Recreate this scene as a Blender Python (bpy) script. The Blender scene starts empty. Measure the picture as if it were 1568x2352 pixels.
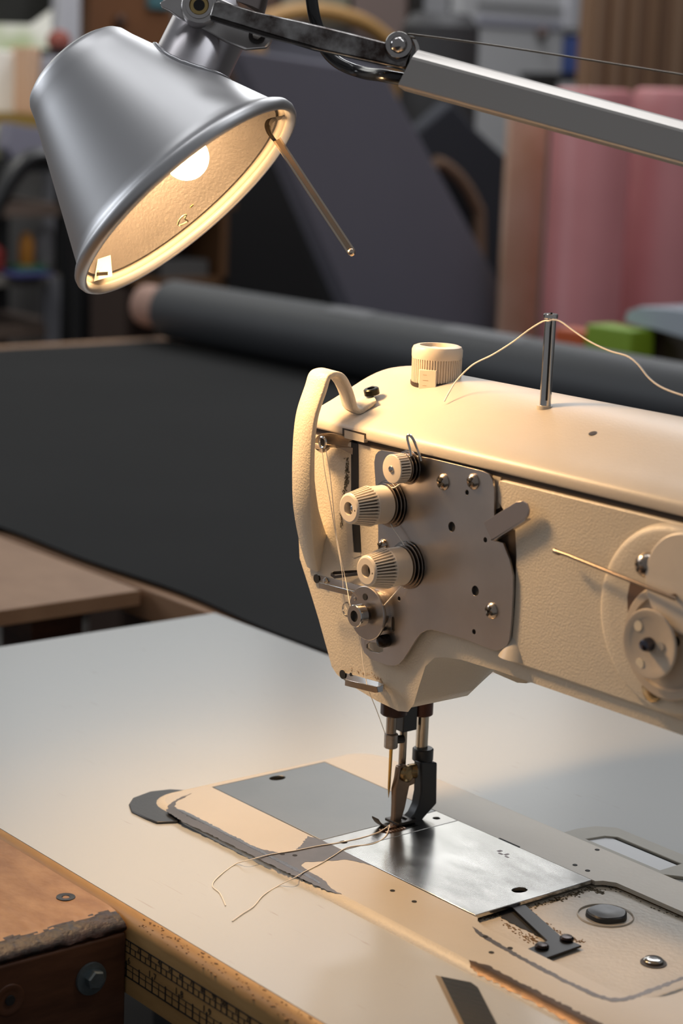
import bpy, bmesh, math, random
from mathutils import Vector, Matrix, Quaternion
from mathutils.geometry import tessellate_polygon
random.seed(7)
SC = bpy.context.scene
COL = SC.collection
V = Vector
# ------------------------------------------------------------------ camera
FPX = 4609.88
CAM = V((0.8358, -0.7271, 0.414))
MR = [V((0.6262704, 0.7787456, 0.0366147)), V((0.1796784, -0.0984782, -0.9787838)), V((-0.7586179, 0.6195622, -0.2015978))]
cd = bpy.data.cameras.new('camera'); cam = bpy.data.objects.new('camera', cd); COL.objects.link(cam)
R3 = Matrix((MR[0], -MR[1], -MR[2])).transposed()
cam.matrix_world = Matrix.Translation(CAM) @ R3.to_4x4()
cd.sensor_fit = 'VERTICAL'; cd.sensor_height = 22.3; cd.sensor_width = 22.3 * 2 / 3
cd.lens = FPX / 2352 * 22.3
cd.clip_start = 0.02; cd.clip_end = 50
cd.dof.use_dof = True; cd.dof.focus_distance = 1.10; cd.dof.aperture_fstop = 5.0
SC.camera = cam
# ------------------------------------------------------------------ light
SC.view_settings.view_transform = 'Standard'; SC.view_settings.look = 'None'
SC.view_settings.exposure = 0.0; SC.view_settings.gamma = 1.0
W = bpy.data.worlds.new('world'); SC.world = W; W.use_nodes = True
W.node_tree.nodes['Background'].inputs[0].default_value = (0.93, 0.95, 1.0, 1)
W.node_tree.nodes['Background'].inputs[1].default_value = 0.20
def area(name, loc, target, sx, sy, power, col):
    l = bpy.data.lights.new(name, 'AREA'); l.shape = 'RECTANGLE'; l.size = sx; l.size_y = sy; l.energy = power; l.color = col
    o = bpy.data.objects.new(name, l); COL.objects.link(o); o.location = loc
    o.rotation_euler = (V(target) - V(loc)).to_track_quat('-Z', 'Y').to_euler(); return o
area('overhead_fill', (-1.7, 2.3, 2.3), (-0.8, 0.9, 0), 1.6, 0.6, 26, (0.97, 0.98, 1.0))  # unseen overhead source, added for light coming from the back
area('overhead_fill', (-0.08, 0.42, 2.4), (-0.08, 0.42, 0), 0.75, 0.75, 8, (0.97, 0.98, 1.0))  # added overhead so the lamp's tube arm reflects a bright band
area('overhead_fill', (-0.7, -0.5, 2.4), (-0.6, -0.4, 0), 0.5, 0.9, 5, (0.97, 0.98, 1.0))  # added overhead to give the lamp shade its highlight
area('overhead_fill', (-3.1, 2.9, 2.3), (-3.8, 3.0, 0.3), 0.3, 2.6, 30, (0.96, 0.97, 1.0))  # added to brighten the door and the surfaces at the back
area('overhead_fill', (-3.0, 0.9, 1.9), (-3.9, 1.0, 0.3), 0.3, 1.4, 16, (1.0, 0.98, 0.92))  # added to brighten the objects near the left window
area('overhead_fill', (1.3, 0.9, 2.3), (1.0, 0.6, 0), 0.4, 1.6, 8, (0.92, 0.96, 1.0))  # unseen overhead strip, added for ambient light and highlights
area('window_light', (-3.2, -1.6, 1.3), (0, 0, 0.1), 1.2, 1.2, 24, (0.88, 0.93, 1.0))
LAMP_D = 1.07
BULB_GLOW = 40
BULB_POWER = 8.4
BULB_COL = (1.0, 0.62, 0.29)

# ------------------------------------------------------------------ helpers
def ray(x, y):
    return MR[0] * (x - 784) + MR[1] * (y - 1176) + MR[2] * FPX
def P(x, y, ax, v):                      # the point of a real plane (axis ax = v) seen at that spot of the photograph
    d = ray(x, y); t = (v - CAM[ax]) / d[ax]; return CAM + d * t
def L(x, y, D):                          # point at a distance D in front of the camera
    return CAM + ray(x, y) * (D / FPX)
def PY(x, y, Y): return P(x, y, 1, Y)
def PZ(x, y, Z): return P(x, y, 2, Z)
def PX(x, y, X): return P(x, y, 0, X)

MATS = {}
def mat(name, col, rough=0.5, metal=0.0, bump=0.0, bscale=600, var=0.0, vscale=30, vcol=None, stretch=None, spec=0.5, coat=0.0, rvar=0.0, aniso=0.0):
    if name in MATS: return MATS[name]
    m = bpy.data.materials.new(name); m.use_nodes = True; nt = m.node_tree; N = nt.nodes; K = nt.links
    b = N['Principled BSDF']
    b.inputs['Base Color'].default_value = (*col, 1); b.inputs['Roughness'].default_value = rough
    b.inputs['Metallic'].default_value = metal; b.inputs['Specular IOR Level'].default_value = spec
    b.inputs['Coat Weight'].default_value = coat
    tc = N.new('ShaderNodeTexCoord'); mp = N.new('ShaderNodeMapping'); K.new(tc.outputs['Object'], mp.inputs['Vector'])
    if stretch: mp.inputs['Scale'].default_value = stretch
    if var > 0:
        n = N.new('ShaderNodeTexNoise'); n.inputs['Scale'].default_value = vscale; n.inputs['Detail'].default_value = 6
        n.inputs['Roughness'].default_value = 0.6
        K.new(mp.outputs[0], n.inputs['Vector'])
        r = N.new('ShaderNodeValToRGB'); r.color_ramp.elements[0].position = 0.35; r.color_ramp.elements[1].position = 0.7
        c2 = vcol or tuple(c * (1 - var) for c in col)
        r.color_ramp.elements[0].color = (*c2, 1); r.color_ramp.elements[1].color = (*col, 1)
        K.new(n.outputs['Fac'], r.inputs['Fac']); K.new(r.outputs['Color'], b.inputs['Base Color'])
        if rvar:
            mr = N.new('ShaderNodeMapRange'); mr.inputs['To Min'].default_value = max(0, rough - rvar); mr.inputs['To Max'].default_value = rough + rvar
            K.new(n.outputs['Fac'], mr.inputs['Value']); K.new(mr.outputs[0], b.inputs['Roughness'])
    if bump > 0:
        n2 = N.new('ShaderNodeTexNoise'); n2.inputs['Scale'].default_value = bscale; n2.inputs['Detail'].default_value = 3
        K.new(mp.outputs[0], n2.inputs['Vector'])
        bp = N.new('ShaderNodeBump'); bp.inputs['Strength'].default_value = bump; bp.inputs['Distance'].default_value = 0.0006
        K.new(n2.outputs['Fac'], bp.inputs['Height']); K.new(bp.outputs[0], b.inputs['Normal'])
    MATS[name] = m; return m
def emis(name, col, s):
    m = bpy.data.materials.new(name); m.use_nodes = True; nt = m.node_tree; nt.nodes.clear()
    e = nt.nodes.new('ShaderNodeEmission'); e.inputs[0].default_value = (*col, 1); e.inputs[1].default_value = s
    o = nt.nodes.new('ShaderNodeOutputMaterial'); nt.links.new(e.outputs[0], o.inputs[0]); MATS[name] = m; return m

class MB:
    def __init__(s): s.b = bmesh.new()
    def face(s, pts):
        vs = [s.b.verts.new(p) for p in pts]
        try: return s.b.faces.new(vs)
        except ValueError: return None
    def rings(s, rings, closed=True, cap0=True, cap1=True, loop=False):
        R = [[s.b.verts.new(p) for p in r] for r in rings]; n = len(R[0])
        prs = list(zip(R, R[1:])) + ([(R[-1], R[0])] if loop else [])
        for a, b in prs:
            for i in range(n if closed else n - 1):
                j = (i + 1) % n
                try: s.b.faces.new((a[i], a[j], b[j], b[i]))
                except ValueError: pass
        if closed and not loop:
            if cap0: s.b.faces.new(list(reversed(R[0])))
            if cap1: s.b.faces.new(R[-1])
        return s
    def box(s, a, b, rot=None, c=None):
        x0, y0, z0 = a; x1, y1, z1 = b
        r = [[V((x0, y0, z0)), V((x1, y0, z0)), V((x1, y1, z0)), V((x0, y1, z0))], [V((x0, y0, z1)), V((x1, y0, z1)), V((x1, y1, z1)), V((x0, y1, z1))]]
        if rot is not None:
            c = V(c) if c else (V(a) + V(b)) / 2
            r = [[c + rot @ (p - c) for p in q] for q in r]
        return s.rings(r)
    def lathe(s, o, ax, prof, n=32, cap0=True, cap1=True, wob=None):   # prof: (t along axis, radius)
        o = V(o); ax = V(ax).normalized(); u = ax.orthogonal().normalized(); w = ax.cross(u)
        rs = []
        for t, r in prof:
            ring = []
            for i in range(n):
                a = 2 * math.pi * i / n; rr = max(r, 1e-6)
                if wob: rr = wob(t, rr, i)
                ring.append(o + ax * t + (u * math.cos(a) + w * math.sin(a)) * rr)
            rs.append(ring)
        return s.rings(rs, cap0=cap0, cap1=cap1)
    def cyl(s, a, b, r, n=24, r2=None, ch=0.0):
        a, b = V(a), V(b); l = (b - a).length; r2 = r if r2 is None else r2
        pr = [(0, r - ch), (ch, r), (l - ch, r2), (l, r2 - ch)] if ch else [(0, r), (l, r2)]
        return s.lathe(a, b - a, pr, n)
    def prism(s, poly, d, off=0.0):          # flat polygon (3D points) given thickness along d
        d = V(d); o = [V(p) + d * off for p in poly]
        A = [s.b.verts.new(p) for p in o]; B = [s.b.verts.new(p + d) for p in o]; n = len(A)
        tri = tessellate_polygon([o])
        for t in tri:
            for (S, rev) in ((A, 0), (B, 1)):
                f = [S[i] for i in t]
                try: s.b.faces.new(f if rev else list(reversed(f)))
                except ValueError: pass
        for i in range(n):
            j = (i + 1) % n; s.b.faces.new((A[i], A[j], B[j], B[i]))
        bmesh.ops.recalc_face_normals(s.b, faces=s.b.faces[:]); return s
    def holed(s, outer, holes, d):
        d = V(d); loops = [[V(p) for p in outer]] + [[V(p) for p in h] for h in holes]
        flat = [p for l in loops for p in l]
        A = [s.b.verts.new(p) for p in flat]; B = [s.b.verts.new(p + d) for p in flat]
        for t in tessellate_polygon(loops):
            for S in (A, B):
                try: s.b.faces.new([S[i] for i in t])
                except ValueError: pass
        k = 0
        for l in loops:
            n = len(l)
            for i in range(n):
                j = (i + 1) % n
                try: s.b.faces.new((A[k + i], A[k + j], B[k + j], B[k + i]))
                except ValueError: pass
            k += n
        bmesh.ops.recalc_face_normals(s.b, faces=s.b.faces[:]); return s
    def tube(s, pts, r, n=10, smooth=6, rs=None, loop=False):
        pts = [V(p) for p in pts]
        if smooth and len(pts) > 2: pts, rs = spline(pts, smooth, rs)
        rings = []; up = None
        for i, p in enumerate(pts):
            t = (pts[min(i + 1, len(pts) - 1)] - pts[max(i - 1, 0)]).normalized()
            if up is None: up = t.orthogonal().normalized()
            up = (up - t * up.dot(t)).normalized(); w = t.cross(up)
            rr = rs[i] if rs else r
            rings.append([p + (up * math.cos(2 * math.pi * k / n) + w * math.sin(2 * math.pi * k / n)) * rr for k in range(n)])
        return s.rings(rings)
    def ball(s, c, r, sc=(1, 1, 1), n=16):
        m = Matrix.Translation(V(c)) @ Matrix.Diagonal((*[r * q for q in sc], 1))
        bmesh.ops.create_uvsphere(s.b, u_segments=n, v_segments=n // 2 + 2, radius=1, matrix=m); return s
    def torus(s, c, ax, R, r, n=40, k=10, a0=0, a1=2 * math.pi, u=None):
        ax = V(ax).normalized(); u = (V(u) - ax * V(u).dot(ax)).normalized() if u is not None else ax.orthogonal().normalized(); w = ax.cross(u); rs = []
        full = abs(a1 - a0 - 2 * math.pi) < 1e-6
        for i in range(n if full else n + 1):
            a = a0 + (a1 - a0) * i / n; d = u * math.cos(a) + w * math.sin(a)
            rs.append([V(c) + d * (R + r * math.cos(2 * math.pi * j / k)) + ax * r * math.sin(2 * math.pi * j / k) for j in range(k)])
        return s.rings(rs, loop=full)
    def put(s, name, m, parent=None, ang=35, bevel=0.0, seg=2):
        bmesh.ops.recalc_face_normals(s.b, faces=s.b.faces[:])
        me = bpy.data.meshes.new(name); s.b.to_mesh(me); s.b.free()
        for p in me.polygons: p.use_smooth = True
        me.set_sharp_from_angle(angle=math.radians(ang))
        o = bpy.data.objects.new(name, me); COL.objects.link(o)
        if isinstance(m, (list, tuple)):
            for q in m: me.materials.append(q)
        else: me.materials.append(m)
        if parent is not None:
            o.parent = parent; o.matrix_parent_inverse = parent.matrix_world.inverted() if parent.type != 'EMPTY' else Matrix.Translation(-parent.location)
        if bevel:
            bv = o.modifiers.new('bevel', 'BEVEL'); bv.width = bevel; bv.segments = seg; bv.limit_method = 'ANGLE'; bv.angle_limit = math.radians(40)
            bv.harden_normals = False
        return o
def spline(pts, k, rs=None):
    out = []; ro = [] if rs else None; n = len(pts)
    for i in range(n - 1):
        p0 = pts[max(i - 1, 0)]; p1 = pts[i]; p2 = pts[i + 1]; p3 = pts[min(i + 2, n - 1)]
        for j in range(k):
            t = j / k; t2 = t * t; t3 = t2 * t
            out.append(0.5 * ((2 * p1) + (p2 - p0) * t + (2 * p0 - 5 * p1 + 4 * p2 - p3) * t2 + (-p0 + 3 * p1 - 3 * p2 + p3) * t3))
            if rs: ro.append(rs[i] * (1 - t) + rs[i + 1] * t)
    out.append(pts[-1])
    if rs: ro.append(rs[-1])
    return out, ro
def spl2(pts, k=6):
    return spline([V(p) for p in pts], k)[0]
def tag(o, label, cat, group=None, kind=None):
    o['label'] = label; o['category'] = cat
    if group: o['group'] = group
    if kind: o['kind'] = kind
    return o
def thing(name, loc, label, cat, group=None):
    o = bpy.data.objects.new(name, None); COL.objects.link(o); o.location = loc; o.empty_display_size = 0.02
    return tag(o, label, cat, group)
def struct(o): o['kind'] = 'structure'; return o
def text_into(mb, txt, size, mtx):
    c = bpy.data.curves.new('t', 'FONT'); c.body = txt; c.size = size; c.align_x = 'CENTER'; c.align_y = 'CENTER'; c.extrude = 0.0001
    o = bpy.data.objects.new('t', c); COL.objects.link(o)
    dg = bpy.context.evaluated_depsgraph_get(); me = bpy.data.meshes.new_from_object(o.evaluated_get(dg))
    me.transform(mtx); mb.b.from_mesh(me); bpy.data.objects.remove(o); bpy.data.curves.remove(c); bpy.data.meshes.remove(me)

# ------------------------------------------------------------------ materials
BEIGE = mat('cream_enamel', (0.58, 0.515, 0.415), 0.42, bump=0.50, bscale=820, var=0.08, vscale=18, spec=0.45)
BEIGE2 = mat('cream_enamel_smooth', (0.50, 0.45, 0.375), 0.36, bump=0.12, bscale=300, var=0.06, vscale=20)
PLAST = mat('cream_plastic', (0.66, 0.58, 0.48), 0.38, var=0.05, vscale=60)
STEEL = mat('brushed_steel', (0.52, 0.50, 0.48), 0.36, 1.0, bump=0.05, bscale=900, var=0.12, vscale=60, rvar=0.06)
PLATE = mat('satin_tension_plate_steel', (0.58, 0.545, 0.52), 0.30, 1.0, bump=0.03, bscale=500, var=0.10, vscale=25, rvar=0.05)
POL = mat('polished_slide_plate_steel', (0.70, 0.69, 0.66), 0.19, 1.0, bump=0.03, bscale=180, var=0.22, vscale=22, rvar=0.07, stretch=(1, 2.4, 1))
DULL = mat('dull_slide_plate_steel', (0.25, 0.255, 0.25), 0.45, 1.0, bump=0.05, bscale=300, var=0.15, vscale=14, rvar=0.08)
CHROME = mat('chrome', (0.62, 0.60, 0.57), 0.12, 1.0, var=0.1, vscale=80)
DARKM = mat('dark_oiled_metal', (0.035, 0.03, 0.028), 0.35, 0.7, var=0.3, vscale=120)
BLACKM = mat('black_painted_metal', (0.012, 0.012, 0.013), 0.35)
RUBBER = mat('black_rubber', (0.018, 0.019, 0.021), 0.38, bump=0.1)
BRONZE = mat('worn_brown_iron', (0.12, 0.072, 0.042), 0.40, 0.6, var=0.45, vscale=90, rvar=0.1)
WORN = mat('worn_bare_iron', (0.13, 0.108, 0.096), 0.34, 0.7, var=0.25, vscale=60)
HOLE = mat('dark_hole', (0.006, 0.005, 0.004), 0.7)
GROOVE = mat('oily_dark_gap', (0.03, 0.018, 0.010), 0.6)
ALU = mat('satin_aluminium', (0.50, 0.50, 0.52), 0.34, 1.0, bump=0.04, bscale=800, var=0.06, vscale=40)
ALU2 = mat('cast_aluminium', (0.52, 0.50, 0.49), 0.30, 1.0, bump=0.05, bscale=300, var=0.12, vscale=70)
THREAD = mat('cream_thread', (0.82, 0.76, 0.68), 0.8)
THREADW = mat('pale_thread', (0.80, 0.74, 0.66), 0.8)
CORD = mat('black_cord', (0.012, 0.012, 0.013), 0.22)
DUSTY = mat('lint_and_oil_grime', (0.10, 0.08, 0.05), 0.95)
def layered(name, base, rough, fn, **k):
    m = mat(name, base, rough, **k); fn(m.node_tree, m.node_tree.nodes['Principled BSDF']); return m

# white laminate with fine scratches
def scratches(nt, b):
    N = nt.nodes; K = nt.links
    tc = N.new('ShaderNodeTexCoord'); prev = None
    for rot, sc, seed in ((0.3, (6, 90, 1), 1), (1.5, (7, 110, 1), 5), (-0.5, (5, 80, 1), 9)):
        mp = N.new('ShaderNodeMapping'); mp.inputs['Rotation'].default_value = (0, 0, rot); mp.inputs['Scale'].default_value = sc; mp.inputs['Location'].default_value = (seed, seed * 2, 0)
        K.new(tc.outputs['Object'], mp.inputs[0])
        n = N.new('ShaderNodeTexNoise'); n.inputs['Scale'].default_value = 4.0; n.inputs['Detail'].default_value = 2; n.inputs['Distortion'].default_value = 0.6; K.new(mp.outputs[0], n.inputs['Vector'])
        r = N.new('ShaderNodeValToRGB'); r.color_ramp.elements[0].position = 0.735; r.color_ramp.elements[1].position = 0.78
        K.new(n.outputs['Fac'], r.inputs[0])
        if prev is None: prev = r.outputs[0]
        else:
            mx = N.new('ShaderNodeMath'); mx.operation = 'MAXIMUM'; K.new(prev, mx.inputs[0]); K.new(r.outputs[0], mx.inputs[1]); prev = mx.outputs[0]
    ml = N.new('ShaderNodeMath'); ml.operation = 'MULTIPLY'; ml.inputs[1].default_value = 0.55; K.new(prev, ml.inputs[0])
    mix = N.new('ShaderNodeMix'); mix.data_type = 'RGBA'; mix.inputs['A'].default_value = (0.43, 0.435, 0.425, 1); mix.inputs['B'].default_value = (0.30, 0.26, 0.21, 1)
    K.new(ml.outputs[0], mix.inputs['Factor']); K.new(mix.outputs['Result'], b.inputs['Base Color'])
LAM = layered('white_laminate', (0.6, 0.6, 0.585), 0.22, scratches)
def wood(name, c1, c2, scale, stretch, rough=0.5, bump=0.2):
    return mat(name, c1, rough, var=1, vcol=c2, vscale=scale, stretch=stretch, bump=bump, bscale=scale * 3, spec=0.3)
WBLOCK = wood('worn_bench_board', (0.36, 0.205, 0.095), (0.24, 0.120, 0.048), 45, (1, 1.6, 1), 0.45, .4)
WDARK = wood('dark_stained_timber', (0.115, 0.045, 0.02), (0.05, 0.018, 0.008), 12, (3, 1.2, 6), 0.5)
WEDGE = wood('dark_splintered_edge', (0.030, 0.011, 0.007), (0.004, 0.002, 0.002), 160, (1, 0.7, 1), 0.45, 0.7)
WTBL = wood('blond_table_edge', (0.52, 0.30, 0.12), (0.36, 0.19, 0.07), 40, (0.6, 4, 4), 0.45)
WRULE = wood('varnished_ruler_band', (0.42, 0.25, 0.10), (0.32, 0.18, 0.065), 30, (0.6, 3, 3), 0.45)
WBOARD = wood('light_chipboard', (0.36, 0.21, 0.12), (0.28, 0.155, 0.085), 10, (1, 2, 1), 0.5)
CLOTH = mat('black_upholstery_cloth', (0.016, 0.016, 0.016), 0.85, bump=0.3, bscale=500, var=0.15, vscale=5, spec=0.12)
INK = mat('black_ink', (0.01, 0.01, 0.01), 0.6)

# ------------------------------------------------------------------ room
FZ = -0.76
floor = MB(); floor.box((-4.2, -2.5, FZ - 0.05), (3, 5.2, FZ)); struct(floor.put('floor', mat('concrete_floor', (0.09, 0.085, 0.08), 0.7, var=0.3, vscale=3)))
wl = MB(); wl.box((-4.25, -2.5, FZ), (-4.15, 5.2, 2.4)); struct(wl.put('wall_left', mat('grey_wall', (0.22, 0.21, 0.20), 0.8, var=0.1, vscale=4)))
wb = MB(); wb.box((-4.15, 5.1, FZ), (3, 5.2, 2.4)); struct(wb.put('wall_back', mat('grey_wall_back', (0.22, 0.21, 0.20), 0.8)))

# ------------------------------------------------------------------ white sewing table
TY0 = -0.1877; TX0 = -0.455; TX1 = 1.5; TY1 = 0.198
tb = thing('sewing_table', (0.3, 0, FZ), 'white laminate work table with a printed ruler along its blond wooden front edge', 'table')
cut = [V((-.104, -.086, 0)), V((.455, -.086, 0)), V((.455, .070, 0)), V((-.104, .070, 0))]
TXC, TYC = -.205, .62
def tabtop(z): return [V((TX0, TY0, z)), V((TX1, TY0, z)), V((TX1, TYC, z)), V((TXC, TYC, z)), V((TXC, TY1, z)), V((TX0, TY1, z))]
MB().holed(tabtop(0), [cut], (0, 0, -.0016)).put('laminate_top', LAM, tb)
MB().holed(tabtop(-.0017), [[p + V((0, 0, -.0017)) for p in cut]], (0, 0, -.0283)).put('core_board', WTBL, tb)
m = MB(); sec = [(TY0 - .0002, -.0002), (-.1892, -.0005), (-.1915, -.0017), (-.1935, -.0042), (-.1945, -.0080), (-.1945, -.0435), (TY0 - .0002, -.0435)]
m.rings([[V((x, a, b)) for a, b in sec] for x in (TX0, TX1)]); m.put('wooden_edging', WRULE, tb, ang=50)
for x, y in ((TX0 + 0.06, TY0 + 0.06), (TX1 - 0.06, TY0 + 0.06), (TX0 + 0.06, TY1 - 0.06), (TX1 - 0.06, TYC - 0.06), (TXC + .06, TYC - .06)):
    MB().box((x - 0.02, y - 0.02, FZ), (x + 0.02, y + 0.02, -0.030)).put('leg', BLACKM, tb)
# printed ruler on the edging
YR = -0.1946
xa = PY(346.4, 2185, YR).x; xb = PY(521, 2300, YR).x; cm = (xb - xa) / 7.0
def cmx(c): return xa + (c - 43) * cm
rm = MB(); Z0_ = PY(292, 2159, YR).z + .0120
def rl(x0, z0, x1, z1): rm.box((x0, YR - 0.0002, z0 + Z0_), (x1, YR + 0.0001, z1 + Z0_))
RX0, RX1 = cmx(28), cmx(75)
for z, t in ((-0.0120, 0.0006), (-0.0153, 0.0003), (-0.0187, 0.0004), (-0.0250, 0.0003), (-0.0280, 0.0003), (-0.0320, 0.0007)):
    rl(RX0, z - t / 2, RX1, z + t / 2)
mf = Matrix(((1, 0, 0, 0), (0, 0, -1, 0), (0, 1, 0, 0), (0, 0, 0, 1)))
for c in range(28, 76):
    x = cmx(c); rl(x - 0.00035, -0.0187, x + 0.00035, -0.0120); rl(x + cm / 2 - 0.00022, -0.0187, x + cm / 2 + 0.00022, -0.0153)
    text_into(rm, str(c) if c % 10 == 0 else str(c % 10), 0.0042, Matrix.Translation((x - 0.0019 * (1.6 if c % 10 == 0 else 1), YR - 0.0001, -0.0135 + Z0_)) @ mf)
for i in range(11 * 4, 29 * 4):
    x = cmx(i / 4 * 2.54); q = i % 4
    rl(x - (0.0004 if q % 2 == 0 else 0.0002), -0.0320, x + (0.0004 if q % 2 == 0 else 0.0002), -0.0235 if q == 0 else (-0.0240 if q == 2 else -0.0255))
    if q == 0:
        s = str(i // 4)
        text_into(rm, s[0], 0.0050, Matrix.Translation((x - 0.0024, YR - 0.0001, -0.0228 + Z0_)) @ mf)
        text_into(rm, s[1], 0.0050, Matrix.Translation((x + 0.0024, YR - 0.0001, -0.0228 + Z0_)) @ mf)
rm.put('ruler_marking', INK, tb, ang=20)
rnd = random.Random(21); m = MB()
for _ in range(120):
    f = rnd.random(); x = rnd.uniform(.03, .20); y = -.1888 - .0052 * f; z = -.0002 - .0045 * f ** 1.6 + .00012; r = rnd.uniform(.00015, .0006)
    m.prism([V((x + r * 1.8 * math.cos(t), y + r * .7 * math.sin(t), z)) for t in (0, 1, 2.2, 3.1, 4.4, 5.4)], (0, 0, -.0006))
o = m.put('wear_speck', mat('dark_speck', (.24, .125, .05), .7), tb, ang=20); o['kind'] = 'stuff'

# ------------------------------------------------------------------ bench block, bottom left
bk = thing('workbench', (-0.4, -0.6, FZ), 'brown wooden bench with dark splintered board end and bolts, at the table edge', 'workbench')
YB_ = -.1951; BX = PY(292, 2140, YB_).x
m = MB()
bprof = [(-.0185, -.0008), (-.0172, -.0008), (-.0160, -.0009), (-.0148, -.0010), (-.0136, -.0011), (-.0124, -.0013), (-.0112, -.0015), (-.0100, -.0017), (-.0088, -.0020), (-.0076, -.0024), (-.0055, -.0031), (-.0025, -.0047), (-.0006, -.0064), (-.0002, -.0078), (-.0014, -.0090)]
def blockprof(y):
    j = .00045
    return [V((-.5, y, -.0008))] + [V((BX + a + random.uniform(-j, j) * (k > 0), y, b + random.uniform(-j, j) * (.3 if k < 7 else 1))) for k, (a, b) in enumerate(bprof)] + [V((-.5, y, -.0090))]
ys = [-1.0 + i * (1.0 + YB_) / 260 for i in range(261)]
m.rings([blockprof(y) for y in ys])
for f in m.b.faces: f.material_index = 1 if f.calc_center_median().x > BX - .0118 + .0020 * math.sin(f.calc_center_median().y * 190) * math.sin(f.calc_center_median().y * 61 + 1) + random.uniform(-.0014, .0014) else 0
m.put('top_board', [WBLOCK, WEDGE], bk, ang=60)
MB().box((-0.5, -1.0, -0.14), (BX - .0004, YB_, -0.0093)).put('beam', WDARK, bk, bevel=0.0016)
for x, y in ((-0.45, -0.95), (-0.04, -0.95), (-0.45, -0.24), (-0.04, -0.24)):
    MB().box((x - 0.03, y - 0.03, FZ), (x + 0.03, y + 0.03, -0.14)).put('leg', WDARK, bk)
c = PZ(151, 2061, -0.0008)
MB().lathe(c + V((0, 0, -0.0005)), (0, 0, 1), [(0, 0.0052), (0.0009, 0.0050), (0.0008, 0.0022), (0.0002, 0.0014)], 24).put('countersunk_screw', DARKM, bk)
c = PX(208, 2247, BX)
m = MB(); m.lathe(c, (1, 0, 0), [(0, 0.0088), (0.0014, 0.0086), (0.0016, 0.006)], 28); m.lathe(c + V((0.001, 0.0006, 0.0006)), (1, 0, 0), [(0, 0.0052), (0.0040, 0.0052), (0.0048, 0.0044)], 6)
m.put('hex_bolt', mat('galvanised_steel', (0.20, 0.24, 0.25), 0.4, 0.8, var=0.3, vscale=150), bk, ang=25)
c = PX(22, 2297, BX)
MB().lathe(c, (1, 0, 0), [(0, 0.0085), (0.0005, 0.008), (0.0007, 0.0062), (-0.0008, 0.003)], 24).put('plugged_hole', WDARK, bk)
MB().lathe(c + V((0.0005, 0, 0)), (1, 0, 0), [(0, 0.0028), (0.0006, 0.0026)], 16).put('screw_head', HOLE, bk)

# ------------------------------------------------------------------ cutting table, cloth, roll
ct = thing('cutting_table', (-1.0, 0.9, FZ), 'large chipboard cutting table covered by a sheet of black cloth', 'table')
MB().prism([V((-2.06, .2, -.003)), V((-.208, .2, -.003)), V((-.208, .623, -.003)), V((1.3, .623, -.003)), V((1.3, 1.75, -.003)), V((-2.06, 1.75, -.003))], (0, 0, -.027)).put('table_top', WBOARD, ct, bevel=0.002)
for x, y in ((-1.98, 0.28), (-1.98, 1.65), (1.2, 0.70), (1.2, 1.65)):
    MB().box((x - 0.03, y - 0.03, FZ), (x + 0.03, y + 0.03, -0.030)).put('leg', WDARK, ct)
st = thing('side_table', (-1.0, -0.1, FZ), 'bare light brown board table at the left edge beyond the white table', 'table')
MB().box((-1.6, -0.55, -0.017), (-0.560, 0.195, -0.003)).put('table_top', WBOARD, st, bevel=0.001)
for x, y in ((-1.55, -0.5), (-0.63, -0.5), (-1.55, 0.14), (-0.63, 0.14)):
    MB().box((x - 0.025, y - 0.025, FZ), (x + 0.025, y + 0.025, -0.017)).put('leg', WDARK, st)
# cloth sheet: from the roll towards the machine, hanging a few centimetres over the front edge
m = MB(); rows = []
RY, RR = 1.19, 0.050
for i in range(121):
    x = -1.99 + i * 3.2 / 120; r = []
    ye = 0.2035 + 0.004 * math.sin(x * 9) + 0.003 * math.sin(x * 23 + 1)
    if x > -.23: ye = .628
    if x < -0.82: ye -= min(0.30, (-0.82 - x) * 1.2)
    for j in range(15):
        f = j / 14; y = RY * (1 - f) + ye * f
        z = 0.0022 + 0.0011 * math.sin(x * 7 + y * 4) * f
        r.append(V((x, y, z)))
    rows.append(r)
m.rings([r + [q + V((0, 0, -0.0018)) for q in reversed(r)] for r in rows])
tag(m.put('cloth_sheet', CLOTH), 'black cloth sheet spread flat over the cutting table', 'cloth')
rl_ = thing('fabric_roll', (-0.6, RY, 0), 'long dark grey fabric roll on a cardboard core lying across the cutting table', 'roll')
MB().lathe((-1.985, RY, RR + 0.0035), (1, 0, 0), [(0, 0.030), (0.001, RR - 0.003), (0.004, RR), (0.9, RR + 0.001), (3.2, RR), (3.202, 0.03)], 48).put('wound_fabric', mat('charcoal_fabric', (0.040, 0.042, 0.046), 0.55, bump=0.3, bscale=400, var=0.1, vscale=4), rl_)
m = MB(); m.lathe((-2.06, RY, RR + 0.0035), (1, 0, 0), [(0.0, 0.026), (0, 0.036), (0.07, 0.036), (0.075, 0.030), (0.01, 0.026)], 32); m.put('cardboard_core', mat('pinkish_cardboard', (0.36, 0.22, 0.17), 0.8), rl_)
for px, py, ln in ((820, 712, 0.10), (1130, 756, 0.16)):
    c = PY(px, py, RY + 0.0); ang0 = 0.25
    m = MB(); mm = []
    for k in range(6):
        a = math.pi / 2 + 0.5 - k * 0.2
        mm.append((math.cos(a), math.sin(a)))
    m.rings([[V((x, RY + cc * (RR + 0.0015), RR + 0.0035 + ss * (RR + 0.0015))) for cc, ss in mm] + [V((x, RY + cc * (RR + 0.0005), RR + 0.0035 + ss * (RR + 0.0005))) for cc, ss in reversed(mm)] for x in (c.x - ln / 2, c.x + ln / 2)])
    m.put('paper_label', mat('grey_paper', (0.12, 0.12, 0.125), 0.6), rl_)

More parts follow.
